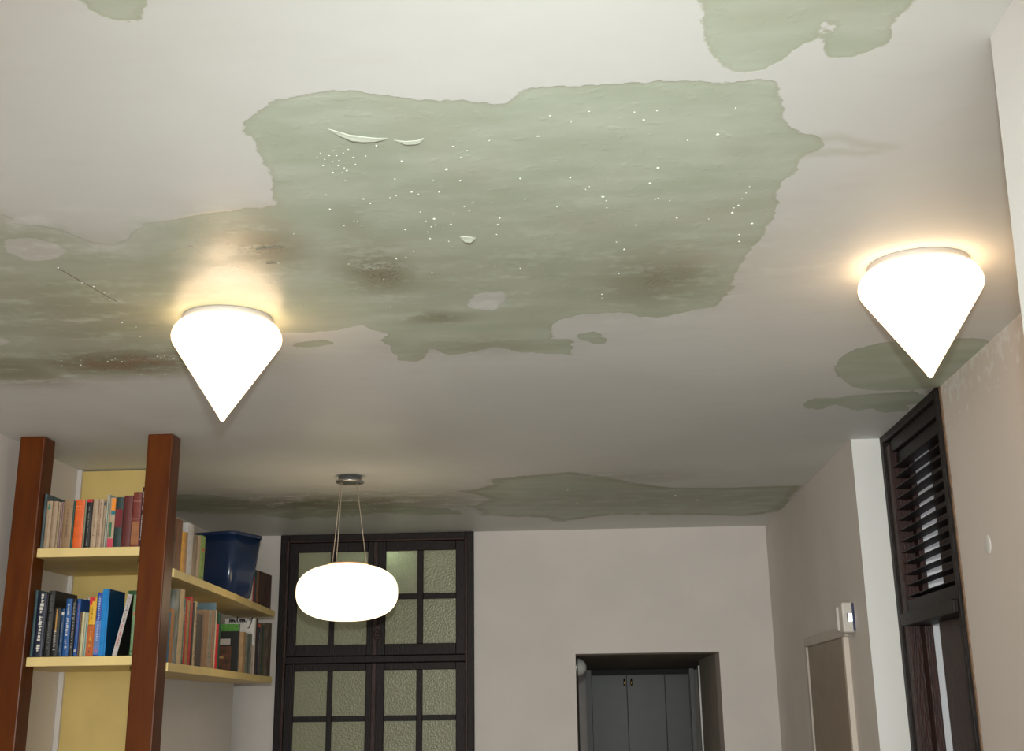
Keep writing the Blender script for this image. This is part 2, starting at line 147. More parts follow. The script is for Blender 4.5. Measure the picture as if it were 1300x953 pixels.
BOOKS=[
('book', 'L', -2.572, 5.725, 2.36, 0.0135, 0.265, 0.26, 0, 'dark teal worn hardback beside left post on upper left shelf', [(0.03, 0.07, 0.08), (0.09, 0.13, 0.14)], 'mottle'),
('book', 'L', -2.5564, 5.725, 2.36, 0.0272, 0.23, 0.17, 0, 'cream paperback with small green emblem at top of spine', [(0.42, 0.31, 0.2), (0.05, 0.2, 0.15)], 'emblem'),
('book', 'L', -2.527, 5.725, 2.36, 0.0262, 0.228, 0.17, 0, 'plain cream paperback right of the one with green emblem', [(0.4, 0.29, 0.19), (0.3, 0.2, 0.12)], 'thinline'),
('book', 'L', -2.4986, 5.725, 2.36, 0.0092, 0.224, 0.17, 0, 'thin cream booklet with dotted brown spine lettering', [(0.42, 0.32, 0.2), (0.15, 0.08, 0.05)], 'dots'),
('book', 'L', -2.4873, 5.725, 2.36, 0.0149, 0.224, 0.17, 0, 'thin mauve and cream paperback left of the tan book', [(0.36, 0.25, 0.2), (0.15, 0.07, 0.1)], 'stripe'),
('book', 'L', -2.4703, 5.725, 2.36, 0.0432, 0.231, 0.17, 0, 'thick tan paperback left of the orange book', [(0.3, 0.19, 0.1), (0.12, 0.07, 0.05)], 'script'),
('book', 'L', -2.4254, 5.725, 2.36, 0.0078, 0.228, 0.17, 0, 'thin dark green book squeezed beside the orange book', [(0.02, 0.09, 0.07), (0.02, 0.09, 0.07)], 'plain'),
('book', 'L', -2.4154, 5.725, 2.36, 0.0451, 0.233, 0.17, 0, 'bright orange paperback on upper left shelf', [(0.78, 0.13, 0.02), (0.8, 0.3, 0.1)], 'faint'),
('book', 'L', -2.3687, 5.725, 2.36, 0.0082, 0.231, 0.17, 0, 'thin grey green book right of the orange book', [(0.2, 0.24, 0.16), (0.1, 0.1, 0.1)], 'plain'),
('book', 'L', -2.3588, 5.725, 2.36, 0.0271, 0.234, 0.17, 0, 'black book with red head band and tiny lettering', [(0.012, 0.012, 0.012), (0.55, 0.02, 0.03)], 'redtop'),
('book', 'L', -2.3296, 5.725, 2.36, 0.0271, 0.234, 0.17, 0, 'cream paperback right of the black red topped book', [(0.45, 0.33, 0.22), (0.1, 0.06, 0.05)], 'script'),
('book', 'L', -2.3003, 5.725, 2.36, 0.0233, 0.233, 0.17, 0, 'cream paperback with wavy brown spine lettering', [(0.47, 0.35, 0.24), (0.25, 0.1, 0.06)], 'dots'),
('book', 'L', -2.2754, 5.725, 2.36, 0.011, 0.23, 0.17, 0, 'slim beige booklet left of the white edged book', [(0.36, 0.27, 0.18), (0.03, 0.05, 0.12)], 'head'),
('book', 'L', -2.2627, 5.725, 2.36, 0.0139, 0.255, 0.2, 0, 'thin white book with green edge and taller cover', [(0.5, 0.48, 0.4), (0.05, 0.14, 0.09)], 'stripe'),
('book', 'L', -2.2466, 5.725, 2.36, 0.028, 0.239, 0.17, 0, 'patchwork orange teal and pink spined paperback', [(0.45, 0.33, 0.22), (0.9, 0.3, 0.03), (0.02, 0.2, 0.25), (0.03, 0.16, 0.07), (0.6, 0.05, 0.1)], 'patch'),
('book', 'L', -2.2165, 5.725, 2.36, 0.0364, 0.241, 0.17, 0, 'dark green book with dark red spine panel', [(0.02, 0.045, 0.04), (0.18, 0.015, 0.02)], 'midband'),
('book', 'L', -2.178, 5.725, 2.36, 0.0416, 0.247, 0.17, 0, 'dark maroon cloth book on upper left shelf', [(0.12, 0.018, 0.015), (0.07, 0.01, 0.01)], 'thinline'),
('book', 'L', -2.1343, 5.725, 2.36, 0.0406, 0.264, 0.088, 0, 'reddish brown book with tan lower spine panel', [(0.18, 0.03, 0.02), (0.33, 0.13, 0.05)], 'lowpanel'),
('book', 'L', -2.092, 5.725, 2.36, 0.0143, 0.287, 0.088, 0, 'dark plum book with white spine lettering beside middle post', [(0.05, 0.01, 0.02), (0.6, 0.55, 0.5)], 'title'),
('book', 'L', -2.572, 5.725, 1.863, 0.0148, 0.305, 0.24, 0, 'dark grey teal binder beside left post on lower shelf', [(0.03, 0.075, 0.085), (0.02, 0.05, 0.06)], 'faint'),
('book', 'L', -2.5555, 5.725, 1.863, 0.0409, 0.292, 0.22, 0, 'navy book with bold white lettering down its spine', [(0.01, 0.015, 0.04), (0.7, 0.68, 0.6)], 'bigtitle'),
('book', 'L', -2.5129, 5.725, 1.863, 0.0072, 0.29, 0.17, 0, 'thin black book beside the bold white lettered one', [(0.01, 0.01, 0.015), (0.01, 0.01, 0.01)], 'plain'),
('book', 'L', -2.5035, 5.725, 1.863, 0.0285, 0.301, 0.26, 0, 'tall black book with faded grey lettering', [(0.015, 0.015, 0.013), (0.12, 0.12, 0.11)], 'title'),
('book', 'L', -2.4728, 5.725, 1.863, 0.0324, 0.222, 0.17, 0, 'short black book with gold and white spine lettering', [(0.008, 0.008, 0.008), (0.45, 0.25, 0.06), (0.5, 0.48, 0.42)], 'goldtitle'),
('book', 'L', -2.4372, 5.725, 1.863, 0.0176, 0.217, 0.17, 0, 'short dark blue book with white disc at spine top', [(0.01, 0.05, 0.13), (0.6, 0.6, 0.55)], 'disc'),
('book', 'L', -2.4174, 5.725, 1.863, 0.0285, 0.262, 0.17, 0, 'medium blue paperback with white spine lettering on lower shelf', [(0.01, 0.09, 0.3), (0.6, 0.6, 0.6)], 'title'),
('book', 'L', -2.3867, 5.725, 1.863, 0.0195, 0.261, 0.17, 0, 'slim black paperback between two blue paperbacks', [(0.012, 0.012, 0.012), (0.3, 0.3, 0.28)], 'title'),
('book', 'L', -2.365, 5.725, 1.863, 0.0176, 0.261, 0.17, 0, 'slim blue paperback right of the slim black one', [(0.01, 0.08, 0.3), (0.5, 0.5, 0.5)], 'footdot'),
('book', 'L', -2.3458, 5.725, 1.863, 0.0072, 0.201, 0.17, 0, 'short narrow brown booklet on lower left shelf', [(0.15, 0.08, 0.05), (0.1, 0.05, 0.03)], 'plain'),
('book', 'L', -2.3369, 5.725, 1.863, 0.0141, 0.201, 0.115, 0, 'short narrow cream yellow booklet on lower left shelf', [(0.55, 0.5, 0.28), (0.4, 0.35, 0.2)], 'thinline'),
('book', 'L', -2.3211, 5.725, 1.863, 0.0146, 0.196, 0.115, 0, 'short booklet with teal and white spine', [(0.55, 0.52, 0.42), (0.03, 0.25, 0.22)], 'stripe'),
('book', 'L', -2.3834, 5.85, 1.863, 0.0089, 0.275, 0.12, 0, 'thin white book standing behind the cream yellow booklet', [(0.5, 0.46, 0.38), (0.1, 0.1, 0.1)], 'dots'),
('book', 'L', -2.3672, 5.85, 1.863, 0.0104, 0.277, 0.12, 0, 'thin white book standing behind the teal striped booklet', [(0.5, 0.46, 0.38), (0.1, 0.1, 0.1)], 'dots'),
('book', 'L', -2.3043, 5.725, 1.863, 0.0323, 0.267, 0.17, 0, 'yellow and orange paperback with red corner', [(0.75, 0.42, 0.02), (0.5, 0.1, 0.02), (0.65, 0.02, 0.03)], 'halfhalf'),
('book', 'L', -2.2698, 5.725, 1.863, 0.0269, 0.288, 0.17, 0, 'royal blue paperback with pale lettering and pink foot', [(0.02, 0.07, 0.38), (0.4, 0.5, 0.7), (0.6, 0.1, 0.2)], 'bluefoot'),
('book', 'L', -2.2447, 5.725, 1.863, 0.0313, 0.304, 0.2, 0, 'bright sky blue hardback on lower left shelf', [(0.0, 0.05, 0.13), (0.0, 0.22, 0.6)], 'brightspine'),
('book', 'L', -2.1782, 5.725, 1.863, 0.021, 0.285, 0.14, 0.195, 'silver spined book leaning right across lower left shelf', [(0.012, 0.012, 0.012), (0.55, 0.5, 0.48), (0.5, 0.05, 0.05)], 'silver'),
('book', 'L', -2.0995, 5.728999999999999, 1.863, 0.0165, 0.275, 0.088, 0, 'pale green paperback with red dot beside middle post', [(0.17, 0.3, 0.14), (0.5, 0.08, 0.03)], 'reddot'),
('book', 'L', -2.1835, 5.885, 1.863, 0.0518, 0.31, 0.14, 0, 'wide dark green box file standing behind the pale green paperback', [(0.02, 0.09, 0.02), (0.05, 0.15, 0.04)], 'plain'),
('book', 'R', 5.8165, -1.9579, 2.268, 0.0472, 0.245, 0.15, 0, 'tall mottled brown book touching middle post on upper right shelf', [(0.25, 0.12, 0.05), (0.07, 0.035, 0.02)], 'mottle'),
('book', 'R', 5.8693, -1.9615, 2.268, 0.0942, 0.248, 0.15, 0, 'reddish brown paperback left of the yellow book on upper right shelf', [(0.24, 0.1, 0.045), (0.15, 0.06, 0.03)], 'mottle'),
('book', 'R', 5.9692, -1.9654, 2.268, 0.0626, 0.198, 0.15, 0, 'yellow paperback on upper right shelf', [(0.75, 0.38, 0.05), (0.6, 0.3, 0.1)], 'thinline'),
('book', 'R', 6.0376, -1.9679, 2.268, 0.0333, 0.204, 0.15, 0, 'thin tan paperback right of the yellow one', [(0.4, 0.22, 0.1), (0.2, 0.1, 0.05)], 'plain'),
('book', 'R', 6.0768, -1.9712, 2.268, 0.0962, 0.256, 0.15, 0, 'tall white book left of the waste bin', [(0.58, 0.55, 0.53), (0.5, 0.42, 0.3)], 'faint'),
('book', 'R', 6.179, -1.9757, 2.268, 0.086, 0.215, 0.15, 0, 'grey brown paperback right of the tall white book', [(0.17, 0.14, 0.09), (0.35, 0.25, 0.18)], 'mottle'),
('book', 'R', 6.2712, -1.9797, 2.268, 0.0565, 0.22, 0.15, 0, 'thin cream booklet left of the green one', [(0.45, 0.33, 0.22), (0.05, 0.03, 0.02)], 'plain'),
('book', 'R', 6.3341, -1.984, 2.268, 0.0875, 0.229, 0.15, 0, 'light green paperback with red spot near the waste bin', [(0.22, 0.33, 0.08), (0.6, 0.02, 0.02)], 'reddot'),
('book', 'R', 7.7004, -2.0693, 2.268, 0.0351, 0.154, 0.12, 0, 'thin white booklet right of the waste bin', [(0.6, 0.55, 0.5), (0.4, 0.4, 0.4)], 'plain'),
('book', 'R', 7.7407, -2.0721, 2.268, 0.0466, 0.158, 0.12, 0, 'thin red booklet right of the waste bin', [(0.4, 0.01, 0.03), (0.2, 0.01, 0.01)], 'plain'),
('book', 'R', 7.7925, -2.0756, 2.268, 0.0548, 0.208, 0.12, 0, 'dark teal book right of the waste bin', [(0.01, 0.05, 0.06), (0.01, 0.03, 0.04)], 'plain'),
('book', 'R', 7.8526, -2.0795, 2.268, 0.0633, 0.211, 0.12, 0, 'brown orange thin book on the far end of upper right shelf', [(0.2, 0.08, 0.03), (0.1, 0.04, 0.02)], 'plain'),
('book', 'R', 7.9212, -2.0844, 2.268, 0.084, 0.215, 0.12, 0, 'dark oxblood cloth volume, first of the five matching at far end', [(0.035, 0.008, 0.006), (0.07, 0.02, 0.012)], 'thinline'),
('book', 'R', 8.0106, -2.0898, 2.268, 0.0818, 0.218, 0.12, 0, 'dark oxblood cloth volume, second of the five matching at far end', [(0.035, 0.008, 0.006), (0.07, 0.02, 0.012)], 'thinline'),
('book', 'R', 8.098, -2.0953, 2.268, 0.0877, 0.222, 0.12, 0, 'dark oxblood cloth volume, third of the five matching at far end', [(0.035, 0.008, 0.006), (0.07, 0.02, 0.012)], 'thinline'),
('book', 'R', 8.1913, -2.101, 2.268, 0.0855, 0.225, 0.12, 0, 'dark oxblood cloth volume, fourth of the five matching at far end', [(0.035, 0.008, 0.006), (0.07, 0.02, 0.012)], 'thinline'),
('book', 'R', 8.2825, -2.105, 2.268, 0.0633, 0.226, 0.12, 0, 'dark oxblood cloth volume, fifth of the five matching at far end', [(0.035, 0.008, 0.006), (0.07, 0.02, 0.012)], 'thinline'),
('book', 'R', 5.8218, -1.958, 1.832, 0.0407, 0.234, 0.15, 0, 'thin teal blue book touching middle post on lower right shelf', [(0.0, 0.12, 0.22), (0.0, 0.1, 0.2)], 'plain'),
('book', 'R', 5.8675, -1.9605, 1.832, 0.0557, 0.25, 0.15, 0, 'orange brown paperback near middle post on lower right shelf', [(0.4, 0.17, 0.05), (0.3, 0.12, 0.04)], 'thinline'),
('book', 'R', 5.9283, -1.9637, 1.832, 0.0716, 0.35, 0.15, 0, 'tall mottled green and silver magazine file on lower right shelf', [(0.07, 0.08, 0.05), (0.3, 0.3, 0.27)], 'mottle'),
('book', 'R', 6.0052, -1.9671, 1.832, 0.0659, 0.358, 0.15, 0, 'tall cream spined album on lower right shelf', [(0.1, 0.12, 0.06), (0.55, 0.38, 0.2), (0.3, 0.32, 0.26)], 'album'),
('book', 'R', 6.0764, -1.9698, 1.832, 0.0366, 0.317, 0.15, 0, 'teal book beside the tall cream album', [(0.01, 0.1, 0.09), (0.4, 0.35, 0.2)], 'dots'),
('book', 'R', 6.1165, -1.9714, 1.832, 0.0274, 0.32, 0.15, 0, 'thin red book right of the teal one', [(0.45, 0.02, 0.02), (0.4, 0.02, 0.02)], 'plain'),
('book', 'R', 6.1473, -1.9734, 1.832, 0.0513, 0.313, 0.15, 0, 'orange brown book in front of the red covers', [(0.4, 0.18, 0.05), (0.05, 0.15, 0.07)], 'stripe'),
('book', 'R', 6.2041, -1.9759, 1.832, 0.0422, 0.335, 0.15, 0, 'taller red book left of the black one', [(0.45, 0.03, 0.02), (0.3, 0.02, 0.02)], 'plain'),
('book', 'R', 6.2518, -1.9781, 1.832, 0.0359, 0.313, 0.15, 0, 'thin black book right of the red one on lower right shelf', [(0.015, 0.015, 0.015), (0.02, 0.02, 0.02)], 'plain'),
('book', 'R', 6.2934, -1.9805, 1.832, 0.0406, 0.32, 0.15, 0, 'thin cream book with black scribbled spine', [(0.5, 0.37, 0.22), (0.05, 0.04, 0.03)], 'dots'),
('book', 'R', 6.3397, -1.9862, 1.832, 0.1549, 0.284, 0.15, 0, 'wide grey brown boxed volume on lower right shelf', [(0.06, 0.045, 0.035), (0.25, 0.15, 0.09)], 'panel'),
('book', 'R', 6.5006, -1.9931, 1.832, 0.0888, 0.295, 0.15, 0, 'pinkish beige paperback right of the wide boxed volume', [(0.33, 0.19, 0.1), (0.25, 0.14, 0.08)], 'thinline'),
('book', 'R', 6.5955, -1.9972, 1.832, 0.0493, 0.3, 0.15, 0, 'slim teal marked beige booklet on lower right shelf', [(0.33, 0.24, 0.17), (0.02, 0.2, 0.22)], 'dots'),
('book', 'R', 6.6509, -2.0001, 1.832, 0.0454, 0.304, 0.15, 0, 'slim grey and red marked booklet on lower right shelf', [(0.3, 0.22, 0.16), (0.35, 0.06, 0.03)], 'dots'),
('book', 'R', 6.7025, -2.0023, 1.832, 0.0222, 0.307, 0.15, 0, 'slim tan booklet left of the cream one', [(0.36, 0.2, 0.1), (0.1, 0.08, 0.06)], 'stripe'),
('book', 'R', 6.7286, -2.0036, 1.832, 0.0152, 0.35, 0.15, 0, 'tall blue grey slim book standing above its neighbours on lower right shelf', [(0.12, 0.19, 0.22), (0.15, 0.2, 0.22)], 'plain'),
('book', 'R', 6.7477, -2.0049, 1.832, 0.0249, 0.312, 0.15, 0, 'slim cream booklet beside the bright red one', [(0.6, 0.45, 0.28), (0.5, 0.35, 0.2)], 'plain'),
('book', 'R', 6.7766, -2.0072, 1.832, 0.0524, 0.239, 0.15, 0, 'short bright red book with dark green neighbour', [(0.65, 0.01, 0.03), (0.5, 0.01, 0.02)], 'plain'),
('book', 'R', 6.833, -2.0102, 1.832, 0.0435, 0.304, 0.15, 0, 'thin dark green book left of the propped pictures', [(0.01, 0.06, 0.03), (0.01, 0.05, 0.03)], 'plain'),
('book', 'R', 7.5251, -2.0584, 1.832, 0.0591, 0.241, 0.1, 0, 'thin tan booklet right of the propped pictures', [(0.36, 0.22, 0.1), (0.2, 0.1, 0.05)], 'plain'),
('book', 'R', 7.589, -2.0636, 1.832, 0.0712, 0.239, 0.1, 0, 'grey booklet nearest the tan one at far end of lower right shelf', [(0.22, 0.23, 0.19), (0.05, 0.06, 0.05)], 'dots'),
('book', 'R', 7.6649, -2.0678, 1.832, 0.0588, 0.24, 0.1, 0, 'grey green speckled booklet at far end of lower right shelf', [(0.14, 0.17, 0.14), (0.04, 0.05, 0.04)], 'mottle'),
('book', 'R', 7.7285, -2.0716, 1.832, 0.0533, 0.24, 0.1, 0, 'dark speckled booklet at far end of lower right shelf', [(0.08, 0.09, 0.08), (0.3, 0.3, 0.28)], 'mottle'),
('book', 'R', 7.7898, -2.0753, 1.832, 0.0509, 0.173, 0.1, 0, 'narrow cream pamphlet at far end of lower right shelf', [(0.5, 0.4, 0.32), (0.3, 0.2, 0.2)], 'plain'),
('book', 'R', 7.8455, -2.0784, 1.832, 0.0416, 0.344, 0.19, 0, 'tall thin white folder with black script near the far end of lower right shelf', [(0.6, 0.58, 0.55), (0.5, 0.5, 0.5)], 'script_cover'),
('book', 'R', 7.8919, -2.0822, 1.832, 0.0726, 0.348, 0.1, 0, 'dark brown red book right of the white folder', [(0.05, 0.02, 0.02), (0.03, 0.01, 0.01)], 'plain'),
('book', 'R', 7.9694, -2.0866, 1.832, 0.0602, 0.317, 0.1, 0, 'navy book with orange spine top at far end', [(0.01, 0.02, 0.07), (0.6, 0.08, 0.02)], 'redtop'),
('book', 'R', 8.0345, -2.0905, 1.832, 0.0577, 0.321, 0.1, 0, 'grey brown book right of the navy orange topped one', [(0.1, 0.08, 0.05), (0.05, 0.05, 0.04)], 'plain'),
('book', 'R', 8.0972, -2.0946, 1.832, 0.0657, 0.322, 0.1, 0, 'dark teal book fourth from the far end of lower right shelf', [(0.02, 0.06, 0.06), (0.02, 0.04, 0.04)], 'plain'),
('book', 'R', 8.168, -2.099, 1.832, 0.0669, 0.333, 0.1, 0, 'olive brown book third from the far end of lower right shelf', [(0.13, 0.09, 0.05), (0.06, 0.04, 0.03)], 'plain'),
('book', 'R', 8.24, -2.1035, 1.832, 0.0713, 0.342, 0.1, 0, 'black and grey speckled book second from the far end', [(0.03, 0.03, 0.035), (0.2, 0.18, 0.15)], 'mottle'),
('book', 'R', 8.3156, -2.105, 1.832, 0.0917, 0.347, 0.1, 0, 'brown mottled book at the very end of lower right shelf', [(0.14, 0.09, 0.06), (0.05, 0.03, 0.02)], 'mottle'),
]


# ------------------------------------------------------------ materials
WALL = mat('wall_paint', (.72, .67, .63), .7, vary=.03, scale=2.5, bump=.15, bscale=9)
WALLW = mat('white_wall_paint', (.80, .79, .76), .6, vary=.02, scale=3, bump=.1, bscale=12)
FLOOR = mat('terrazzo', (.33, .29, .25), .4, vary=.15, scale=60)
def flecked_wall():
    m = mat('flaking_wall_paint', (.79, .72, .67), .65, bump=.15, bscale=9); nt = m.node_tree; L = nt.links; b = nt.nodes['Principled BSDF']
    tc = nt.nodes.new('ShaderNodeTexCoord'); n = nt.nodes.new('ShaderNodeTexNoise'); n.inputs['Scale'].default_value = 22; n.inputs['Detail'].default_value = 4
    L.new(tc.outputs['Object'], n.inputs['Vector'])
    sx = nt.nodes.new('ShaderNodeSeparateXYZ'); L.new(tc.outputs['Object'], sx.inputs[0])
    mr = nt.nodes.new('ShaderNodeMapRange'); L.new(sx.outputs[2], mr.inputs[0]); mr.inputs[1].default_value = 2.66; mr.inputs[2].default_value = 2.9; mr.inputs[3].default_value = 0; mr.inputs[4].default_value = .24
    ad = nt.nodes.new('ShaderNodeMath'); ad.operation = 'ADD'; L.new(n.outputs[0], ad.inputs[0]); L.new(mr.outputs[0], ad.inputs[1])
    r = nt.nodes.new('ShaderNodeValToRGB'); r.color_ramp.elements[0].position = .70; r.color_ramp.elements[1].position = .76
    r.color_ramp.elements[0].color = (.79, .72, .67, 1); r.color_ramp.elements[1].color = (.86, .83, .80, 1)
    L.new(ad.outputs[0], r.inputs[0]); L.new(r.outputs[0], b.inputs['Base Color']); return m
WALLR = flecked_wall()
YEL = mat('yellow_painted_board', (.66, .49, .17), .5, vary=.05, scale=5)
YELS = mat('cream_shelf_paint', (.80, .62, .26), .45, vary=.05, scale=7)
POST = mat('varnished_pine', (.125, .030, .0015), .36, scale=4, col2=(.08, .016, .001), stretch=(4, 4, .6), spec=.22)
DARK = mat('dark_stained_wood', (.014, .009, .008), .5, spec=.25, scale=9, col2=(.011, .007, .006), stretch=(5, 5, .7), bump=.3, bscale=30)
DARKR = mat('reddish_dark_wood', (.045, .014, .009), .45, spec=.3, scale=9, col2=(.022, .009, .007), stretch=(5, 5, .7), bump=.3, bscale=30)
STEEL = mat('brushed_steel', (.45, .45, .45), .3, 1.0)
BRASS = mat('brass', (.7, .45, .15), .25, 1.0)
PAPER = mat('book_pages', (.5, .42, .3), .8, vary=.1, scale=50)
WHITEP = mat('white_plastic', (.8, .8, .78), .4)
BEIGEP = mat('beige_plastic', (.62, .58, .52), .4)

# ------------------------------------------------------------ ceiling with its water damage
CX0, CX1, CY0, CY1, STEP = -2.95, 1.95, -3.0, 9.6, .022
def ceiling_material():
    m = bpy.data.materials.new('water_damaged_ceiling_paint'); m.use_nodes = True; nt = m.node_tree; L = nt.links
    b = nt.nodes['Principled BSDF']
    def N(t, **k):
        n = nt.nodes.new(t)
        for a, v in k.items(): setattr(n, a, v)
        return n
    def noise(scale, det=4, st=None):
        n = N('ShaderNodeTexNoise'); n.inputs['Scale'].default_value = scale; n.inputs['Detail'].default_value = det
        if st:
            mp = N('ShaderNodeMapping'); mp.inputs['Scale'].default_value = st; L.new(tc.outputs['Object'], mp.inputs[0]); L.new(mp.outputs[0], n.inputs['Vector'])
        else: L.new(tc.outputs['Object'], n.inputs['Vector'])
        return n.outputs[0]
    def math_(op, a, c, clamp=False):
        n = N('ShaderNodeMath', operation=op, use_clamp=clamp)
        for i, v in enumerate((a, c)):
            if isinstance(v, (int, float)): n.inputs[i].default_value = v
            else: L.new(v, n.inputs[i])
        return n.outputs[0]
    def ramp(v, lo, hi):
        n = N('ShaderNodeMapRange', interpolation_type='SMOOTHSTEP'); L.new(v, n.inputs['Value'])
        n.inputs['From Min'].default_value = lo; n.inputs['From Max'].default_value = hi; return n.outputs[0]
    def mix(f, a, c, mode='MIX'):
        n = N('ShaderNodeMix', data_type='RGBA', blend_type=mode); 
        for s, v in ((0, f), (6, a), (7, c)):
            if isinstance(v, (int, float)): n.inputs[s].default_value = v
            elif isinstance(v, tuple): n.inputs[s].default_value = (*v, 1)
            else: L.new(v, n.inputs[s])
        return n.outputs[2]
    def attr(a): n = N('ShaderNodeAttribute', attribute_name=a); return n.outputs['Fac']
    tc = N('ShaderNodeTexCoord')
    nA = math_('SUBTRACT', noise(7, 5), .5); nB = math_('SUBTRACT', noise(34, 4), .5)
    wob = math_('ADD', math_('MULTIPLY', nA, .05), math_('MULTIPLY', nB, .035))
    spx = N('ShaderNodeSeparateXYZ'); L.new(tc.outputs['Object'], spx.inputs[0])
    far = math_('MULTIPLY', math_('SUBTRACT', noise(5, 5, (1.6, 1, 1)), .5), math_('MULTIPLY', ramp(spx.outputs[1], 7.6, 8.3), .40))
    sd = math_('ADD', math_('ADD', attr('bare'), wob), far)
    soft = attr('edge')                       # how gradual the edge is here
    m_hard = ramp(sd, -.003, .004)
    m_soft = ramp(math_('ADD', sd, math_('MULTIPLY', nA, .25)), -.10, .16)
    mm = N('ShaderNodeMix', data_type='FLOAT'); L.new(soft, mm.inputs[0]); L.new(m_hard, mm.inputs[2]); L.new(m_soft, mm.inputs[3])
    bare = math_('MULTIPLY', mm.outputs[0], math_('SUBTRACT', 1, ramp(math_('ADD', attr('island'), wob), -.002, .006)))
    # streaky green undercoat
    streak = noise(3.2, 6, (1.0, 2.6, 1)); fine = noise(60, 3)
    paint = mix(ramp(noise(1.1, 4), .35, .7), (.725, .735, .705), (.765, .775, .75))
    paint = mix(math_('MULTIPLY', ramp(noise(5, 6, (1, 3, 1)), .5, .75), .25), paint, (.68, .66, .63))
    green = mix(ramp(streak, .3, .7), (.475, .535, .42), (.575, .63, .53))
    green = mix(math_('MULTIPLY', ramp(noise(2.1, 5), .48, .72), .45), green, (.52, .51, .41))
    col = mix(bare, paint, green)
    # brown and olive mould
    mo = math_('MULTIPLY', attr('mould'), ramp(math_('ADD', noise(6, 6, (1, 2.2, 1)), math_('MULTIPLY', nB, .5)), .23, .55))
    mo = math_('MULTIPLY', mo, 1.0, True)
    col = mix(mo, col, (.27, .255, .165))
    sp = math_('MULTIPLY', ramp(noise(90, 3), .50, .60), ramp(attr('mould'), .45, .95))
    sp = math_('MULTIPLY', sp, ramp(noise(4.5, 3), .42, .62))
    col = mix(math_('MULTIPLY', sp, .75), col, (.13, .11, .075))
    col = mix(math_('MULTIPLY', math_('MULTIPLY', attr('rust'), ramp(noise(9, 5), .4, .6)), .6), col, (.34, .19, .12))
    # thin dark rim where the white coat has let go, light lip on the coat side
    rim = math_('MULTIPLY', ramp(sd, -.004, .003), math_('SUBTRACT', 1, ramp(sd, .004, .018)))
    rim = math_('MULTIPLY', rim, math_('SUBTRACT', 1, soft))
    col = mix(math_('MULTIPLY', rim, .3), col, (.44, .43, .33))
    col = mix(math_('MULTIPLY', attr('tide'), .4), col, (.48, .47, .36))
    L.new(col, b.inputs['Base Color'])
    wet = attr('wet')
    rg = N('ShaderNodeMapRange'); L.new(math_('MULTIPLY', wet, ramp(noise(3, 4), .1, .5)), rg.inputs['Value'])
    rg.inputs['To Min'].default_value = .62; rg.inputs['To Max'].default_value = .20
    L.new(rg.outputs[0], b.inputs['Roughness'])
    # relief: missing coat, blisters, brush marks
    h = math_('ADD', math_('MULTIPLY', m_hard, -.07), math_('MULTIPLY', noise(2.2, 3), .55))
    h = math_('ADD', h, math_('MULTIPLY', math_('MULTIPLY', ramp(noise(26, 4), .55, .75), .06), bare))
    h = math_('ADD', h, math_('MULTIPLY', fine, .015))
    bp = N('ShaderNodeBump'); bp.inputs['Strength'].default_value = .45; bp.inputs['Distance'].default_value = .02
    L.new(h, bp.inputs['Height']); L.new(bp.outputs[0], b.inputs['Normal'])
    return m
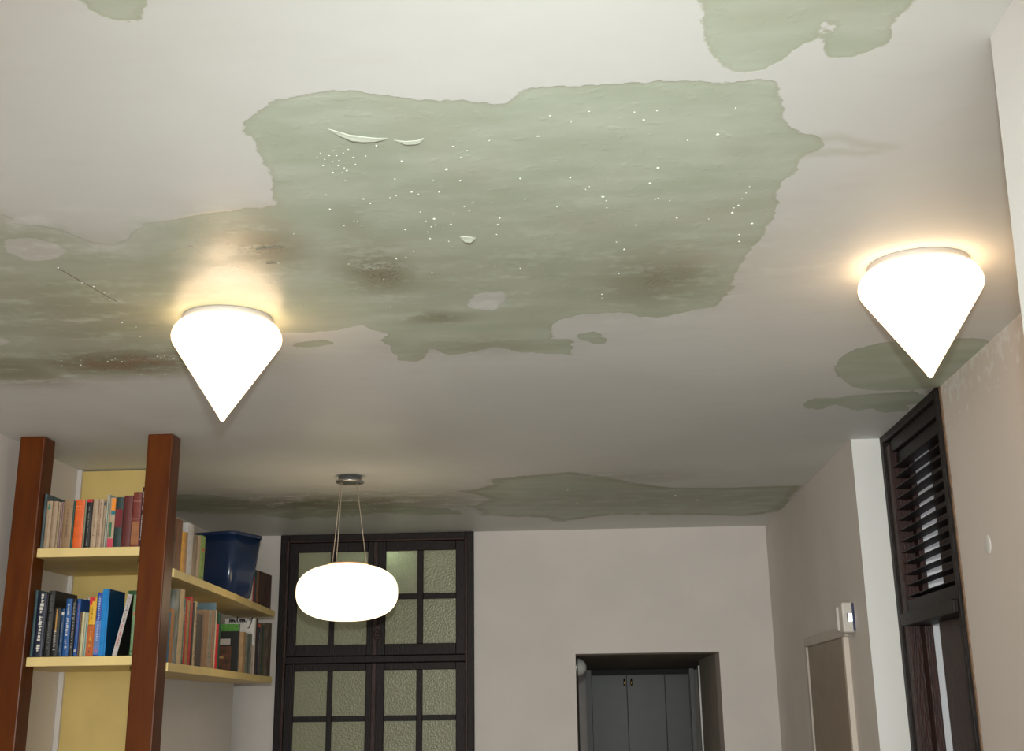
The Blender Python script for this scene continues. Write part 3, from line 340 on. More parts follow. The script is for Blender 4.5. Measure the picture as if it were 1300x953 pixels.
def build_ceiling():
    nx = int((CX1-CX0)/STEP)+1; ny = int((CY1-CY0)/STEP)+1
    xs = np.linspace(CX0, CX1, nx); ys = np.linspace(CY0, CY1, ny)
    X, Y = np.meshgrid(xs, ys, indexing='ij'); P = np.stack([X.ravel(), Y.ravel()], 1)
    def sdf(poly):
        p = np.array(poly); q = np.roll(p, -1, 0); best = np.full(len(P), 1e9); ins = np.zeros(len(P), bool)
        for a, c in zip(p, q):
            e = c-a; w = P-a; t = np.clip((w@e)/max(e@e, 1e-12), 0, 1)
            d = w - t[:, None]*e; best = np.minimum(best, (d*d).sum(1))
            cr = ((a[1] <= P[:, 1]) & (c[1] > P[:, 1])) | ((c[1] <= P[:, 1]) & (a[1] > P[:, 1]))
            if abs(e[1]) > 1e-12:
                xi = a[0] + (P[:, 1]-a[1])/e[1]*e[0]; ins ^= cr & (P[:, 0] < xi)
        s = np.sqrt(best); return np.where(ins, s, -s)
    S = np.full(len(P), -5.0); tide = np.zeros(len(P))
    for k, poly in STAINS.items():
        s = sdf(poly)
        if k.startswith('tide'): tide = np.maximum(tide, np.clip((s+.018)/.02, 0, 1)); continue
        if k in ('rb', 'rc', 's1', 's2', 's3'): s = s + .016
        if k == 'band': S_band = s
        S = np.maximum(S, s)
    I = np.full(len(P), -5.0)
    for k, poly in ISLANDS.items(): I = np.maximum(I, sdf(poly) + .008)
    at = {'m': np.zeros(len(P)), 'r': np.zeros(len(P)), 'w': np.zeros(len(P))}
    for k, cx, cy, rx, ry, a in BLOBS:
        d = ((P[:, 0]-cx)/rx)**2 + ((P[:, 1]-cy)/ry)**2
        at[k] = np.maximum(at[k], a*np.exp(-d*.9))
    at['m'] = np.maximum(at['m'], .5*np.exp(-((S_band-.035)/.045)**2))
    # the left part of the stain fades out gradually instead of ending at a torn edge
    edge = np.clip((-P[:, 0]-1.02)/.12, 0, 1)*np.clip((P[:, 1]-2.6)/.15, 0, 1)*np.clip((5.2-P[:, 1])/.3, 0, 1)*.9
    V = np.concatenate([np.column_stack([P, np.full(len(P), 2.9)]), np.array([(CX0,CY0,3.05),(CX1,CY0,3.05),(CX1,CY1,3.05),(CX0,CY1,3.05)])])
    idx = np.arange(nx*ny).reshape(nx, ny)
    a = idx[:-1, :-1].ravel(); b = idx[:-1, 1:].ravel(); c = idx[1:, 1:].ravel(); d = idx[1:, :-1].ravel()
    n = nx*ny
    faces = np.column_stack([a, b, c, d]).tolist()
    faces += [[n, n+1, n+2, n+3]]
    c00, c10, c11, c01 = idx[0, 0], idx[-1, 0], idx[-1, -1], idx[0, -1]
    faces += [idx[:, 0].tolist()+[n+1, n], idx[-1, :].tolist()+[n+2, n+1], idx[::-1, -1].tolist()+[n+3, n+2], idx[0, ::-1].tolist()+[n, n+3]]
    me = bpy.data.meshes.new('ceiling'); me.from_pydata(V.tolist(), [], faces); me.update()
    for nm, arr in (('bare', S), ('island', I), ('mould', at['m']), ('rust', at['r']), ('wet', at['w']), ('edge', edge), ('tide', tide)):
        A = me.attributes.new(nm, 'FLOAT', 'POINT'); A.data.foreach_set('value', np.concatenate([arr, np.full(4, arr[0])]).astype(np.float32))
    me.materials.append(ceiling_material())
    o = bpy.data.objects.new('ceiling', me); COL.objects.link(o); structure(o)
build_ceiling()

# ------------------------------------------------------------ room shell
XL, XA, XB, YB, YP, YJ = -2.764, 1.40, 1.56, 9.31, 6.22, 2.26
structure(bx('floor', [(-3.0, 2.0, -3.1, 9.9, -.1, 0), (-1.2, 2.6, 9.9, 16.2, -.1, 0)], FLOOR))
# back wall with window opening, doorway
W0, W1, WZ0, WZ1 = -2.286, -.804, 1.02, 2.9
D0, D1, DZ = -.056, .997, 1.985
structure(bx('wall_back', [(-2.9, W0, YB, YB+.3, 0, 2.9), (W0, W1, YB, YB+.3, 0, WZ0), (W1, D0, YB, YB+.3, 0, 2.9),
    (D0, D1, YB, YB+.3, DZ, 2.9), (D1, 1.9, YB, YB+.3, 0, 2.9)], WALL))
structure(bx('wall_left', [(XL-.15, XL, -3.0, YB, 0, 2.9)], WALL))
structure(bx('wall_return', [(XL+.001, -2.737, 6.532, 6.60, 0, 2.899)], WALL))
structure(bx('wall_shelf_back', [(-2.385, -2.362, 6.60, 8.45, 0, 2.226)], WALL))
structure(bx('wall_rear', [(-2.9, -1.95, -3.1, -2.9, 0, 2.9), (-1.95, .75, -3.1, -2.9, 0, .85), (-1.95, .75, -3.1, -2.9, 2.65, 2.9), (.75, 1.9, -3.1, -2.9, 0, 2.9)], WALL))
LW0, LW1 = 5.175, 6.205
structure(bx('wall_right', [(XB, XB+.10, YJ, LW0, 0, 2.9), (XB, XB+.10, LW0, LW1, 0, .9), (XB, XB+.10, LW1, YP+.001, 0, 2.9)], WALLR))
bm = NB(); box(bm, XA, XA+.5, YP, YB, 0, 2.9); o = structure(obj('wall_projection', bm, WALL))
o.data.materials.append(mat('lit_end_paint', (.86, .86, .83), .6))  # end face coloured lighter, standing in for the flash light it catches
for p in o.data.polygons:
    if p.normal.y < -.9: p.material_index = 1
bm = NB()
vs = box(bm, .866, 1.9, -3.0, YJ, 0, 2.9)
for v in vs:
    if v.co.x < 1: v.co.x -= (2.9-v.co.z)*.026 if v.co.y > 0 else 0
structure(obj('wall_near', bm, WALLW))
# passage behind the doorway
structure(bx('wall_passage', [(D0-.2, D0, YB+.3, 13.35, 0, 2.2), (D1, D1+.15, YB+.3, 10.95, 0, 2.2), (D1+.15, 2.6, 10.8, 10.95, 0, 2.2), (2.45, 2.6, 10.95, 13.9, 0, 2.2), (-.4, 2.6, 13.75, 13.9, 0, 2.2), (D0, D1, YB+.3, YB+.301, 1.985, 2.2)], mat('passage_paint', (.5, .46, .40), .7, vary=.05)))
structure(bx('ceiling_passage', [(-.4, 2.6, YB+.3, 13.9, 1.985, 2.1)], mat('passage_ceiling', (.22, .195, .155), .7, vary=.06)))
structure(bx('trim_1', [(D1-.012, D1+.03, 10.95, 11.02, 0, 1.94)], WHITEP))

# ------------------------------------------------------------ window 1 (back wall, dark frame, obscured glass)
GLASS = bpy.data.materials.new('obscured_glass'); GLASS.use_nodes = True
def glass_nodes():
    nt = GLASS.node_tree; L = nt.links; b = nt.nodes['Principled BSDF']
    b.inputs['Base Color'].default_value = (.50, .49, .33, 1); b.inputs['Roughness'].default_value = .28; b.inputs['IOR'].default_value = 1.5
    tl = nt.nodes.new('ShaderNodeBsdfTranslucent'); tl.inputs[0].default_value = (.62, .66, .48, 1)
    mx = nt.nodes.new('ShaderNodeMixShader'); mx.inputs[0].default_value = .45
    tc = nt.nodes.new('ShaderNodeTexCoord'); v = nt.nodes.new('ShaderNodeTexVoronoi'); v.inputs['Scale'].default_value = 70
    L.new(tc.outputs['Object'], v.inputs['Vector'])
    bp = nt.nodes.new('ShaderNodeBump'); bp.inputs['Strength'].default_value = .5; bp.inputs['Distance'].default_value = .004
    L.new(v.outputs['Distance'], bp.inputs['Height']); L.new(bp.outputs[0], b.inputs['Normal']); L.new(bp.outputs[0], tl.inputs['Normal'])
    L.new(b.outputs[0], mx.inputs[1]); L.new(tl.outputs[0], mx.inputs[2])
    L.new(mx.outputs[0], nt.nodes['Material Output'].inputs['Surface'])
glass_nodes()
win = bpy.data.objects.new('window_1', None); COL.objects.link(win); win.location = (-1.545, YB, WZ0); structure(win)
win['label'] = 'dark wooden window with obscured green glass on back wall'
def wl(d): return (d[0]+1.545, d[1]+1.545, d[2]-YB, d[3]-YB, d[4]-WZ0, d[5]-WZ0)
def wbx(name, dims, m, parent=win, **k):
    if isinstance(dims[0], (int, float)): dims = [dims]
    return bx(name, [wl(d) for d in dims], m, parent, **k)
wbx('window_frame', [(W0, W0+.065, YB-.025, YB+.12, WZ0, 2.9), (W1-.06, W1, YB-.025, YB+.12, WZ0, 2.9),
    (W0+.065, W1-.06, YB-.025, YB+.12, 2.842, 2.9), (W0+.065, W1-.06, YB-.02, YB+.12, 1.945, 1.995), (W0+.065, W1-.06, YB-.025, YB+.12, WZ0, WZ0+.06)], DARK, bevel=.005)
wbx('frame_moulding', [(W0+.05, W0+.072, YB-.036, YB-.024, WZ0, 2.85), (W1-.068, W1-.048, YB-.036, YB-.024, WZ0, 2.85), (W0+.072, W1-.068, YB-.036, YB-.024, 2.838, 2.855)], DARKR, bevel=.004)
def sash(x0, x1, px, z0, z1, pz):
    y0, y1 = YB-.005, YB+.05
    (a0, a1), (b0, b1) = px
    dims = [(x0, a0, y0, y1, z0, z1), (b1, x1, y0, y1, z0, z1), (a0, b1, y0, y1, pz[0][1], z1), (a0, b1, y0, y1, z0, pz[-1][0])]
    s = wbx('sash', dims, DARK, bevel=.004)
    mb = [(a1, b0, y0+.006, y1-.006, pz[-1][0], pz[0][1])]
    for (q0, q1), (r0, r1) in zip(pz, pz[1:]):
        mb += [(a0, a1, y0+.006, y1-.006, r1, q0), (b0, b1, y0+.006, y1-.006, r1, q0)]
    wbx('glazing_bar', mb, DARK, s, bevel=.003)
    for q0, q1 in pz:
        for c0, c1 in px: wbx('pane', (c0-.002, c1+.002, YB+.02, YB+.025, q0-.002, q1+.002), GLASS, s)
    return s
PZU = [(2.447, 2.768), (2.079, 2.405)]; PZL = [(1.57, 1.89), (1.21, 1.53)]
LX = [(-2.150, -1.901), (-1.862, -1.613)]; RX = [(-1.475, -1.236), (-1.190, -.942)]
for pz, z0, z1 in ((PZU, 1.997, 2.84), (PZL, 1.082, 1.943)):
    sash(W0+.067, -1.552, LX, z0, z1, pz); sash(-1.550, W1-.062, RX, z0, z1, pz)
wbx('meeting_bead', [(-1.568, -1.534, YB-.016, YB-.004, 1.997, 2.84), (-1.568, -1.534, YB-.016, YB-.004, 1.082, 1.943)], DARKR, bevel=.004)
bm = NB(); ring = [(.022*math.cos(t), -.012, .026*math.sin(t)) for t in [2*PI*i/16 for i in range(17)]]
tube(bm, ring, .0045); lathe(bm, [(0, -.004), (.012, -.004), (.012, .004), (0, .004)], 16)
obj('latch_ring', bm, mat('rusty_iron', (.07, .035, .02), .5, .6), win, True, loc=(-1.530+1.545, -.02, 2.155-WZ0))
bx('latch_plate', (-.02+.015, .02+.015, -.02, -.014, 1.09, 1.20), DARKR, win, bevel=.003)
# air shaft wall beyond the glass
structure(bx('wall_shaft', [(-3.0, -.3, 9.95, 10.05, 0, 3.1), (-3.0, -2.9, 9.62, 9.95, 0, 3.1), (-.45, -.35, 9.62, 9.95, 0, 3.1)], mat('shaft_plaster', (.55, .58, .45), .8, vary=.1)))

# ------------------------------------------------------------ window 2 (right wall, louvred)
w2 = bpy.data.objects.new('window_2', None); COL.objects.link(w2); w2.location = (XB, 5.69, .9); structure(w2)
w2['label'] = 'tall dark louvred wooden window on right wall'
def w2b(name, dims, m, parent=None, bevel=.004):
    if isinstance(dims[0], (int, float)): dims = [dims]
    p = parent or w2
    return bx(name, [(d[0]-XB, d[1]-XB, d[2]-5.69, d[3]-5.69, d[4]-.9, d[5]-.9) for d in dims], m, p, bevel=bevel)
x0 = XB-.02
w2b('window_frame', [(x0, XB+.098, LW0, LW0+.035, .9, 2.9), (x0, XB+.098, LW1-.05, LW1, .9, 2.9), (x0, XB+.098, LW0+.035, LW1-.05, .9, .95)], DARK)
w2b('jamb_lining', [(x0+.012, XB+.069, LW1-.125, LW1-.052, .95, 2.84)], DARKR)
w2b('head_board', [(x0, XB+.097, LW0+.036, LW1-.051, 2.862, 2.899)], DARK, bevel=.006)
w2b('head_board', [(x0+.022, XB+.069, LW0+.036, LW1-.127, 2.80, 2.861)], DARK, bevel=.006)
w2b('head_board', [(x0+.045, XB+.069, LW0+.036, LW1-.127, 2.735, 2.799)], DARK, bevel=.006)
w2b('cross_rail', [(x0-.018, XB+.10, LW0+.036, LW1-.127, 1.955, 2.012), (x0+.02, XB+.10, LW0+.036, LW1-.127, 2.012, 2.075)], DARK, bevel=.005)
NS = 13
for i in range(NS):
    z = 2.092 + i*(2.722-2.092)/(NS-1)
    bm = NB(); box(bm, -.027, .027, LW0+.037, LW1-.128, -.0025, .0025)
    for v in bm.verts: v.co.y -= 5.69
    s = obj('slat', bm, DARK, w2, bevel=.0015); s.location = (.028, 0, z-.9); s.rotation_euler = (0, .07, 0)
w2b('tilt_rod', (XB+.058, XB+.066, 5.30, 5.312, 2.08, 2.73), DARKR, bevel=.002)
for z in [2.10+.0525*i for i in range(12)]:
    w2b('staple', (XB+.050, XB+.058, 5.302, 5.310, z, z+.006), STEEL, bevel=0)
w2b('shutter', [(XB+.07, XB+.098, 6.03, LW1-.052, 2.02, 2.86)], DARKR); w2b('shutter', [(XB+.07, XB+.098, LW0+.036, 5.684, 2.02, 2.86)], DARKR)
w2b('casement', [(XB+.05, XB+.09, 6.0, LW1-.052, .96, 1.954)], DARKR); w2b('casement', [(XB+.05, XB+.09, LW0+.036, 5.757, .96, 1.954)], DARKR)
w2b('architrave', [(XB-.006, XB-.0005, LW0-.022, LW0-.001, .9, 2.9)], mat('worn_edge', (.24, .15, .09), .6, vary=.3, scale=30))

# door in the projecting wall, with its frame
d1 = bpy.data.objects.new('door_1', None); COL.objects.link(d1); d1.location = (XA, 7.32, 0); structure(d1)
DOORC = mat('beige_door', (.33, .27, .20), .5, vary=.05); FRC = mat('door_frame_paint', (.52, .46, .40), .45, vary=.04); FRL = mat('pale_frame_edge', (.66, .58, .50), .4)
def dl(d): return (d[0]-XA, d[1]-XA, d[2]-7.32, d[3]-7.32, d[4], d[5])
bx('door_frame', [dl((XA-.022, XA, 6.70, 7.93, 1.945, 2.0)), dl((XA-.022, XA, 7.88, 7.93, 0, 1.945))], FRC, d1, bevel=.006)
bx('frame_post', [dl((XA-.03, XA, 6.70, 6.745, 0, 1.945)), dl((XA-.016, XA, 6.755, 6.78, 0, 1.93))], FRL, d1, bevel=.005)
bx('door_leaf', [dl((XA-.010, XA-.0005, 6.78, 7.88, 0, 1.944))], DOORC, d1)
# wall controller
t = thing('wall_controller', 'small beige control box with glowing display on right wall above door frame', 'controller', (XA, 6.56, 1.955))
bx('casing', (-.062, -.001, -.045, .045, 0, .152), BEIGEP, t, bevel=.009, seg=3)
bx('back_plate', (-.072, -.001, .047, .075, .012, .135), BEIGEP, t, bevel=.004)
bx('side_cover', (-.012, -.0008, -.050, -.0455, .006, .148), mat('navy_plastic', (.02, .03, .09), .4), t, bevel=.002)
bx('display', (-.034, -.006, -.0485, -.0455, .055, .095), mat('lit_display', (.8, .85, 1), .4, emis=(.9, .95, 1), es=1.1), t)
bx('display_bezel', (-.0385, -.0345, -.048, -.0455, .053, .097), mat('dark_bezel', (.03, .04, .07), .4), t)
# round blanking plate
bm = NB(); lathe(bm, [(0, .004), (.030, .004), (.036, .002), (.038, 0), (0, 0)], 32)
o = obj('blanking_plate', bm, WALLW, smooth=True); o.rotation_euler = (0, -PI/2, 0); o.location = (XB, 4.80, 2.18)
tag(o, 'small round white blanking plate on right wall beside louvred window', 'cover plate')

# ------------------------------------------------------------ passage things
t = thing('tall_cabinet', 'grey double door cabinet under black beam seen through doorway', 'cabinet', (.59, 13.4, 0))
GREY = mat('grey_lacquer', (.09, .097, .092), .4, vary=.05)
bx('body', [(-.51, .51, 0, .34, 0, 1.935)], mat('grey_carcass', (.10, .10, .10), .5), t)
bx('top_beam', [(-.51, .51, -.03, .3, 1.936, 1.984)], mat('black_beam', (.006, .006, .006), .6), t)
for s in (-1, 1):
    cx0, cx1 = (-.508, -.142) if s < 0 else (-.138, .255)
    d = bx('door', [(cx0, cx1, -.022, -.001, .05, 1.93)], GREY, t, bevel=.003)
    hx = -.165 if s < 0 else -.092
    bm = NB(); lathe(bm, [(0, 0), (.010, .004), (.012, .03), (.008, .075), (0, .078)], 12)
    h = obj('handle', bm, BRASS, d, True); h.location = (hx, -.034, 1.82)
bx('side_panel', [(.26, .508, -.022, -.001, .05, 1.93)], GREY, t, bevel=.003)
structure(bx('trim_2', [(.02, .075, 13.33, 13.38, 0, 1.984), (1.105, 1.15, 13.33, 13.38, 0, 1.984)], mat('passage_trim', (.28, .28, .27), .5)))
t = thing('wall_lamp', 'small round frosted wall lamp on left side of passage', 'lamp', (D0, 9.80, 1.905))
bm = NB(); lathe(bm, [(.078, 0), (.078, .012), (.070, .014), (.066, 0)], 32); o = obj('mounting_ring', bm, STEEL, t, True); o.rotation_euler = (0, PI/2, 0)
bm = NB(); lathe(bm, [(.068*math.cos(a), .005+.075*math.sin(a)) for a in [PI/2*i/10 for i in range(11)]], 32)
o = obj('frosted_dome', bm, mat('frosted_glass', (.62, .63, .60), .35), t, True); o.rotation_euler = (0, PI/2, 0)

# ------------------------------------------------------------ lamps
def cone_lamp(label, loc, rz):
    t = thing('cone_lamp', label, 'lamp', loc, (0, 0, rz), 'cone shaped glass ceiling lamps')
    bm = NB(); lathe(bm, [(0, 0), (.152, 0), (.154, -.003), (.154, -.016), (.151, -.019), (0, -.019)], 64)
    obj('mounting_plate', bm, mat('grey_white_enamel', (.42, .41, .40), .5), t, True)
    prof = [(0, -.0195), (.149, -.0195), (.160, -.024), (.170, -.032), (.178, -.043), (.1838, -.056), (.186, -.070), (.1845, -.083), (.179, -.095)]
    tip = .362
    prof += [(.179*(1-k/12)+.011*(k/12), -.095-(tip-.012-.095)*k/12) for k in range(1, 13)]
    prof += [(.009, -tip+.006), (.005, -tip+.001), (0, -tip)]
    bm = NB(); lathe(bm, prof, 72)
    obj('shade', bm, mat('glowing_opal_glass', (.9, .85, .75), .25, emis=(1.0, .66, .37), es=CONE_E), t, True)
    return t
cone_lamp('glowing cone ceiling lamp on the left, in the stained area above the bookshelf', (-1.187, 3.945, 2.9), 0)
cone_lamp('glowing cone ceiling lamp on the right, above the louvred window', (1.069, 3.617, 2.9), .5)
t = thing('pendant_lamp', 'glowing white oval pendant lamp hanging on three cables before the dark window', 'lamp', (-1.311, 6.905, 2.9))
bm = NB(); lathe(bm, [(0, 0), (.066, 0), (.068, -.026), (.080, -.030), (.082, -.036), (.080, -.040), (.030, -.041), (0, -.041)], 48)
obj('canopy', bm, STEEL, t, True)
for a, b in (((-.052, 0), (-.095, .03)), ((-.040, -.02), (-.055, -.06)), ((.035, .02), (.100, .04))):
    bm = NB(); tube(bm, [(a[0], a[1], -.03), (b[0], b[1], -.51)], .0022, 6); obj('cable', bm, mat('cable_grey', (.5, .42, .33), .4, .3), t, True)
prof = []
for i in range(33):
    a = PI/2 - PI*i/32; n = 2/2.5
    c, s = math.cos(a), math.sin(a)
    prof.append((.284*abs(c)**n if i not in (0, 32) else 0, .156*math.copysign(abs(s)**n, s)))
bm = NB(); lathe(bm, prof, 72, (0, 0, -.661)); obj('shade', bm, mat('glowing_white_glass', (.9, .9, .88), .25, emis=(1.0, .79, .50), es=PEND_E), t, True)
bm = NB(); lathe(bm, [(0, -.500), (.11, -.500), (.115, -.503), (.115, -.508), (0, -.508)], 48); obj('shade_cap', bm, mat('copper_cap', (.6, .4, .25), .35, .6), t, True)

# ------------------------------------------------------------ bookshelf: two timber posts, boards and shelves
t = thing('wooden_post', 'reddish brown timber post at the far left end of the bookshelf', 'post', (-2.637, 5.735, 0))
bx('shaft', (-.062, .062, -.062, .062, 0, 2.899), POST, t, bevel=.006)
t = thing('wooden_post', 'reddish brown timber post at the middle corner of the bookshelf', 'post', (-2.012, 5.752, 0))
bx('shaft', (-.062, .062, -.062, .062, 0, 2.899), POST, t, bevel=.006)
structure(bx('wall_panel', [(-2.736, -2.30, 6.548, 6.574, 0, 2.892)], YEL))
def shelf(name, label, pts, z0, z1):
    bm = NB(); prism(bm, pts, z0, z1); o = obj(name, bm, YELS, bevel=.003); tag(o, label, 'shelf', 'cream yellow bookshelf boards'); return o
LP = [(-2.573, 5.70), (-2.076, 5.70), (-2.076, 5.82), (-2.128, 5.83), (-2.388, 6.545), (-2.762, 6.545), (-2.762, 5.85), (-2.573, 5.80)]
for nm, z in (('upper', 2.318), ('lower', 1.818)):
    shelf('shelf_board', 'cream yellow %s shelf board between the two timber posts' % nm, LP, z, z+.042)
RP = [(-1.943, 5.817), (-1.965, 6.25), (-1.995, 6.8), (-2.018, 7.2), (-2.05, 7.6), (-2.093, 8.3), (-2.10, 8.45), (-2.36, 8.45), (-2.36, 6.54), (-2.102, 5.83), (-2.075, 5.817)]
for nm, z in (('upper', 2.227), ('lower', 1.791)):
    shelf('shelf_board', 'cream yellow %s shelf board running back from middle post to the far wall' % nm, RP, z, z+.041)
bm = NB(); prism(bm, [(-2.128+.012, 5.86), (-2.104, 5.86), (-2.352, 6.54), (-2.364, 6.54)], 0, 1.29); structure(obj('trim_3', bm, YEL))

# ------------------------------------------------------------ books
def build_book(rec):
    name, side, a, b_, z, w, h, dep, lean, label, cols, kind = rec
    if side == 'L': loc = (a+w/2, b_, z); rz = 0
    else: loc = (b_, a+w/2, z); rz = PI/2
    if lean: loc = (a, b_, z)
    g = ('books on the upper' if z > 2 else 'books on the lower') + (' shelf between the posts' if side == 'L' else ' shelf right of middle post')
    t = thing('book', label, 'book', loc, (0, lean, rz), g)
    ox = w/2 if lean else 0
    tk = min(.0022, w*.2); hw = w/2; bl = min(.0025, w*.12)
    bm = NB()
    outer = [(-hw, dep), (-hw, .002)] + [(-hw+w*k/6, -bl*math.sin(PI*k/6)) for k in range(1, 6)] + [(hw, .002), (hw, dep)]
    inner = [(hw-tk, dep), (hw-tk, .004), (-hw+tk, .004), (-hw+tk, dep)]
    pts = [(x+ox, y) for x, y in outer]; ins = [(x+ox, y) for x, y in inner]
    prism(bm, pts+ins, 0, h)
    mk = 'mottle' if kind in ('mottle', 'album') else 'paint'
    c0, c1 = cols[0], cols[1]
    obj('cover', bm, cmat(c0, .5, mk, (cols[2] if kind == 'album' else c1) if mk == 'mottle' else None), t)
    bx('pages', (-hw+tk+.0003+ox, hw-tk-.0003+ox, .0045, dep-.004, .003, h-.003), PAPER, t)
    def deco(nm, dims, col, rough=.5, off=.0006):
        if len(dims) > 1:
            return [deco(nm, [d], col, rough, off) for d in dims][0]
        bm = NB()
        for (u0, u1, v0, v1) in dims:
            n = 4
            for k in range(n):
                s0, s1 = u0+(u1-u0)*k/n, u0+(u1-u0)*(k+1)/n
                ym = -bl*math.sin(PI*min(max((s0+s1)/2, 0.0), 1.0)) - off
                box(bm, -hw+w*s0+ox, -hw+w*s1+ox, ym, ym+.0015, h*v0, h*v1)
        return obj(nm, bm, cmat(col, rough), t)
    def glyphs(u0, u1, v0, v1, col, size, nm='spine_lettering', fill=.65):
        bm = NB(); v = v0; r = random.Random(int(a*1e4) & 0xffff)
        while v < v1:
            s = size*(.6+.8*r.random())
            if r.random() > .12:
                q0 = u0+(u1-u0)*.25*r.random(); q1 = u1-(u1-u0)*.25*r.random()
                cx = (q0+q1)/2; ym = -bl*math.sin(PI*cx)-.0007
                if r.random() < .5: box(bm, -hw+w*q0+ox, -hw+w*q1+ox, ym, ym+.002, h*v, h*v+s*fill)
                else:
                    mid = q0+(q1-q0)*(.3+.4*r.random())
                    box(bm, -hw+w*q0+ox, -hw+w*mid+ox, ym, ym+.002, h*v, h*v+s*fill)
                    box(bm, -hw+w*mid+ox, -hw+w*q1+ox, ym, ym+.002, h*v+s*fill*.4, h*v+s*fill*.7)
            v += s/h
        if bm.verts: obj(nm, bm, cmat(col, .5), t)
        else: bm.free()
    if kind == 'emblem':
        deco('spine_emblem', [(.25, .75, .82, .87), (.35, .65, .88, .93)], c1); deco('spine_line', [(.48, .53, .05, .7)], (.3, .2, .12))
    elif kind == 'thinline': deco('spine_line', [(.30, .38, .03, .97)], c1)
    elif kind == 'dots': glyphs(.32, .68, .08, .93, c1, .007)
    elif kind == 'script': glyphs(.38, .6, .25, .8, c1, .006)
    elif kind == 'stripe': deco('spine_stripe', [(.55, .8, .01, .99)], c1)
    elif kind == 'faint': deco('spine_band', [(.05, .95, .84, .87), (.05, .95, .79, .80)], tuple(min(1, .5*x+.5*y) for x, y in zip(c0, c1)))
    elif kind in ('album', 'brightspine'): deco('spine_cloth', [(.0, 1.0, .0, 1.0)], c1)
    elif kind == 'head': deco('spine_emblem', [(.2, .8, .88, .95)], c1)
    elif kind == 'redtop': deco('head_band', [(.02, .98, .94, 1.0)], c1); glyphs(.4, .6, .05, .85, (.3, .3, .28), .005)
    elif kind == 'patch':
        deco('orange_patch', [(.35, 1.0, .74, .98)], cols[1]); deco('teal_patch', [(.35, 1.0, .66, .74)], cols[2]); deco('green_lettering', [(.2, .6, .22, .5)], cols[3]); deco('pink_patch', [(.05, .98, .0, .18)], cols[4])
    elif kind == 'midband': deco('spine_panel', [(.03, .97, .40, .76)], c1)
    elif kind == 'lowpanel': deco('spine_panel', [(.05, .95, .05, .46)], c1); deco('spine_band', [(.05, .95, .82, .84), (.05, .95, .5, .52)], (.3, .12, .08))
    elif kind == 'title': glyphs(.3, .72, .12, .92, c1, .008)
    elif kind == 'bigtitle': glyphs(.34, .8, .08, .95, c1, .013, fill=.8)
    elif kind == 'goldtitle': deco('gold_line', [(.4, .6, .52, .97)], c1); glyphs(.3, .7, .08, .5, cols[2], .008)
    elif kind == 'disc': deco('spine_disc', [(.2, .8, .86, .93)], c1); glyphs(.4, .6, .1, .7, (.35, .4, .45), .006)
    elif kind == 'footdot': deco('foot_mark', [(.25, .75, .07, .12)], c1); glyphs(.4, .6, .3, .9, (.4, .1, .15), .006)
    elif kind == 'halfhalf':
        deco('orange_panel', [(0.0, 1.0, .0, .52)], cols[1]); deco('red_corner', [(.0, .8, .93, 1.0), (.0, .4, .87, .93)], cols[2]); deco('spine_rule', [(0, 1, .52, .53)], (.1, .03, .01))
        glyphs(.4, .62, .62, .85, (.2, .1, .01), .006); glyphs(.35, .65, .15, .48, (.7, .4, .05), .008, 'orange_lettering'); deco('foot_mark', [(.4, .6, .05, .08)], (.1, .1, .1))
    elif kind == 'bluefoot':
        deco('spine_panel', [(.02, .98, .02, .55)], (.13, .22, .5)); glyphs(.3, .7, .2, .92, c1, .008); deco('pink_foot', [(.2, .9, .06, .10)], cols[2])
    elif kind == 'silver':
        deco('silver_spine', [(.0, 1.0, .0, 1.0)], c1, .35); glyphs(.3, .7, .15, .5, cols[2], .008, 'red_lettering'); glyphs(.3, .7, .55, .95, (.12, .12, .12), .008, 'black_lettering')
    elif kind == 'reddot': deco('spine_dot', [(.3, .7, .66, .70)], c1); glyphs(.4, .6, .3, .6, (.05, .1, .05), .006); deco('foot_mark', [(.35, .65, .05, .08)], (.02, .05, .05))
    elif kind == 'panel': deco('spine_border', [(.0, .9, .93, 1.0), (.0, .06, 0, .93), (.72, .9, 0, .93)], c1); deco('spine_line', [(.45, .5, .02, .85)], (.05, .04, .035))
    return t
for rec in BOOKS:
    t = build_book(rec)
    if rec[11] == 'script_cover':
        w, h, dep = rec[5], rec[6], rec[7]; bm = NB()
        def stroke(pts): tube(bm, [(-w/2-.0005, dep-.028-(p[0]-.11)/.41*.150, .282+(p[1]-.245)*.7) for p in pts], .0034, 6)
        def m_(x, n=3, hh=.026):
            for k in range(n): stroke([(x+k*.028, .300), (x+k*.028+.004, .300+hh), (x+k*.028+.018, .300+hh*.95), (x+k*.028+.026, .300)])
        m_(.11); stroke([(.20, .325), (.205, .303), (.222, .300), (.235, .325)]); stroke([(.245, .352), (.250, .31), (.262, .300)])
        m_(.285, 3, .03); stroke([(.375, .328), (.385, .303), (.41, .302), (.425, .33)]); stroke([(.445, .335), (.47, .305), (.50, .335)]); stroke([(.52, .345), (.49, .29), (.455, .245), (.43, .25)])
        obj('script_lettering', bm, mat('black_ink', (.012, .012, .012), .4), t, True)

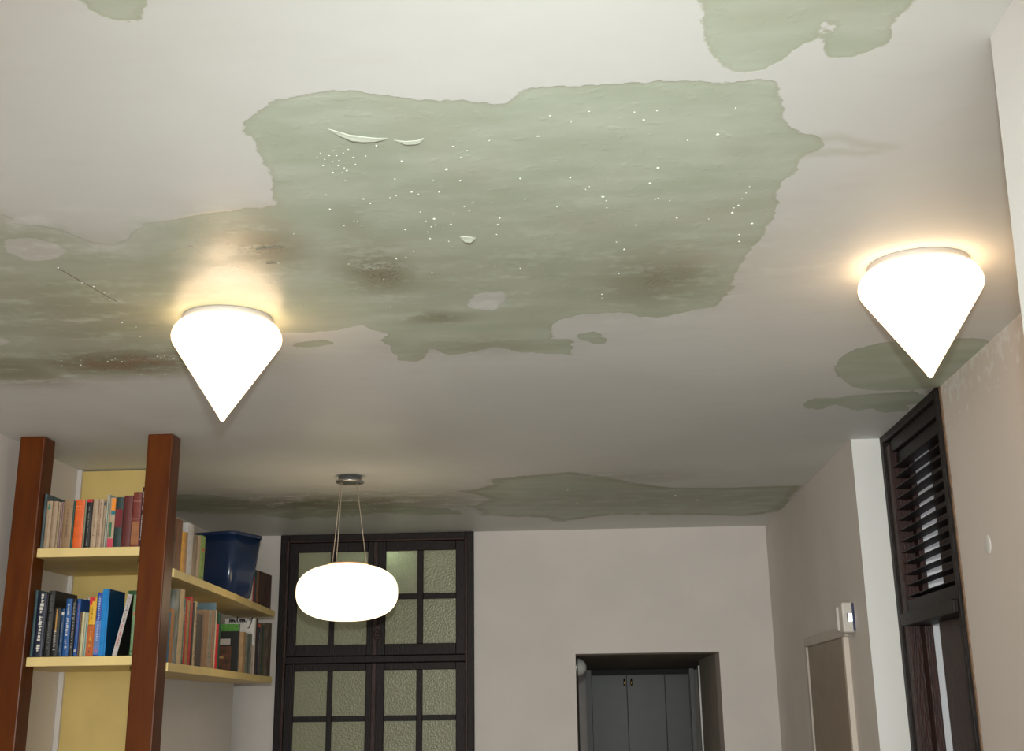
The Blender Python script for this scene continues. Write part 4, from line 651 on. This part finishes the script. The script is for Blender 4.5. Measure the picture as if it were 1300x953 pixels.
# pictures and board propped on the lower right shelf
z = 1.832
t = thing('propped_picture', 'small dark picture with green top band and brown lower half on lower right shelf', 'picture', (-2.142, 7.50, z))
bx('frame', (-.064, .064, 0, .012, 0, .287), mat('black_card', (.012, .012, .012), .4), t, bevel=.002)
bx('green_band', (-.063, .060, -.0015, .001, .245, .287), mat('green_print', (.10, .32, .04), .5, scale=40, col2=(.05, .2, .03)), t)
bx('brown_print', (-.060, .020, -.0015, .001, .0, .155), mat('brown_print', (.13, .04, .012), .5, scale=22, col2=(.03, .015, .008)), t)
bx('white_print', (-.055, .012, -.0015, .001, .165, .20), mat('white_print', (.42, .38, .36), .5), t)
bx('tan_print', (-.058, -.025, -.002, .001, .085, .10), mat('tan_print', (.35, .2, .08), .5), t)
# waste bin
t = thing('waste_bin', 'glossy navy blue waste bin standing on upper right shelf', 'bin', (-2.165, 7.42, 2.268), (0, 0, math.radians(-19)))
NAVY = mat('navy_plastic_gloss', (.010, .026, .075), .2, coat=.3)
def bin_ring(r, z, n=64, e=.30):
    out = []
    for i in range(n):
        a = 2*PI*i/n; c, s = math.cos(a), math.sin(a)
        out.append((r*math.copysign(abs(c)**e, c)*.92, r*math.copysign(abs(s)**e, s)*.92, z))
    return out
def loft(bm, rings, cap=True):
    rs = [[bm.verts.new(p) for p in r] for r in rings]; n = len(rs[0])
    for a, b in zip(rs, rs[1:]):
        for i in range(n): bm.faces.new((a[i], a[(i+1) % n], b[(i+1) % n], b[i]))
    if cap: bm.faces.new(rs[0]); bm.faces.new(rs[-1])
    else:
        for i in range(n): bm.faces.new((rs[-1][i], rs[-1][(i+1) % n], rs[0][(i+1) % n], rs[0][i]))
bm = NB(); loft(bm, [bin_ring(.132, 0), bin_ring(.140, .008), bin_ring(.180, .368), bin_ring(.175, .368), bin_ring(.136, .02)])
obj('tub', bm, NAVY, t, True)
bm = NB(); loft(bm, [bin_ring(.1805, .358), bin_ring(.185, .358), bin_ring(.1865, .368), bin_ring(.185, .378), bin_ring(.1805, .378)], False)
me_r = obj('rim', bm, NAVY, t, True)

# ------------------------------------------------------------ small things on the ceiling
DROP = mat('water_drop', (.70, .74, .66), .12, spec=.8, coat=1)
bm = NB(); lathe(bm, [(0, 0), (1.0, 0), (1.05, -.15), (.95, -.5), (.6, -.9), (.25, -1.08), (0, -1.1)], 12)
bmesh.ops.recalc_face_normals(bm, faces=bm.faces[:])
dme = bpy.data.meshes.new('water_drop'); bm.to_mesh(dme); bm.free(); dme.materials.append(DROP)
for p in dme.polygons: p.use_smooth = True
glab = ['water droplet hanging from the left half of the bare green patch', 'water droplet hanging from the right half of the bare green patch', 'water droplet hanging from the brown stained ceiling around the left cone lamp', 'water droplet hanging from the far ceiling stain above the back wall']
grp = ['droplets on the left half of the green patch', 'droplets on the right half of the green patch', 'droplets around the left cone lamp', 'droplets on the far ceiling stain']
for lab, g, ds in zip(glab, grp, DROPS):
    for x, y, s in ds:
        o = bpy.data.objects.new('water_drop', dme); COL.objects.link(o)
        r = (.0004 + .0009*s)*(1 + .02*y); o.scale = (r, r, r*.8); o.location = (x, y, 2.9005); tag(o, lab, 'droplet', g)
# curled flakes of paint
FLK = mat('loose_paint', (.56, .60, .50), .55, vary=.05, scale=30)
def flake(name, label, pts, wid, drop, m=FLK):
    bm = NB(); n = len(pts); rows = []
    for k, (x, y) in enumerate(pts):
        u = k/(n-1); ww = wid*(math.sin(PI*min(max(u, .04), .96))**.6)
        row = []
        for j in range(5):
            v = j/4; row.append(bm.verts.new((x, y+ww*(v-.5), 2.8995 - drop*math.sin(PI*u)*v**1.5)))
        rows.append(row)
    for a, b in zip(rows, rows[1:]):
        for j in range(4): bm.faces.new((a[j], a[j+1], b[j+1], b[j]))
    o = obj(name, bm, m, smooth=True); s = o.modifiers.new('thick', 'SOLIDIFY'); s.thickness = .0012; s.offset = 1
    return tag(o, label, 'paint flake')
flake('paint_flake', 'long curled paint flake near the top left of the bare green patch', [(-0.559, 2.557), (-0.537, 2.579), (-0.514, 2.602), (-0.487, 2.612), (-0.46, 2.619), (-0.428, 2.617)], .026, .006)
flake('paint_flake', 'short hanging paint flake in the middle of the bare green patch', [(-0.318, 3.261), (-0.305, 3.268), (-0.29, 3.276), (-0.274, 3.271)], .035, .012)
flake('paint_flake', 'thin raised paint ridge right of the long curled flake', [(-0.414, 2.627), (-0.388, 2.642), (-0.359, 2.64), (-0.342, 2.624)], .018, .004)
DLINE = mat('dark_line', (.20, .17, .13), .8)  # thin dark lines along the ceiling, modelled as slim tubes
def fibre(label, pts, r=.0011):
    bm = NB(); tube(bm, [(x, y, 2.8985) for x, y in pts], r, 6); return tag(obj('ceiling_line', bm, DLINE), label, 'line')
fibre('long dark crack beaded with droplets at left of the ceiling', [(-1.556, 3.402), (-1.54, 3.489), (-1.519, 3.595), (-1.504, 3.69), (-1.496, 3.723)])
fibre('short dark crack above and right of the left cone lamp', [(-0.922, 3.301), (-0.886, 3.297), (-0.835, 3.289)], .0016)
fibre('tiny dark crack just above the left cone lamp', [(-0.922, 3.42), (-0.892, 3.416)])
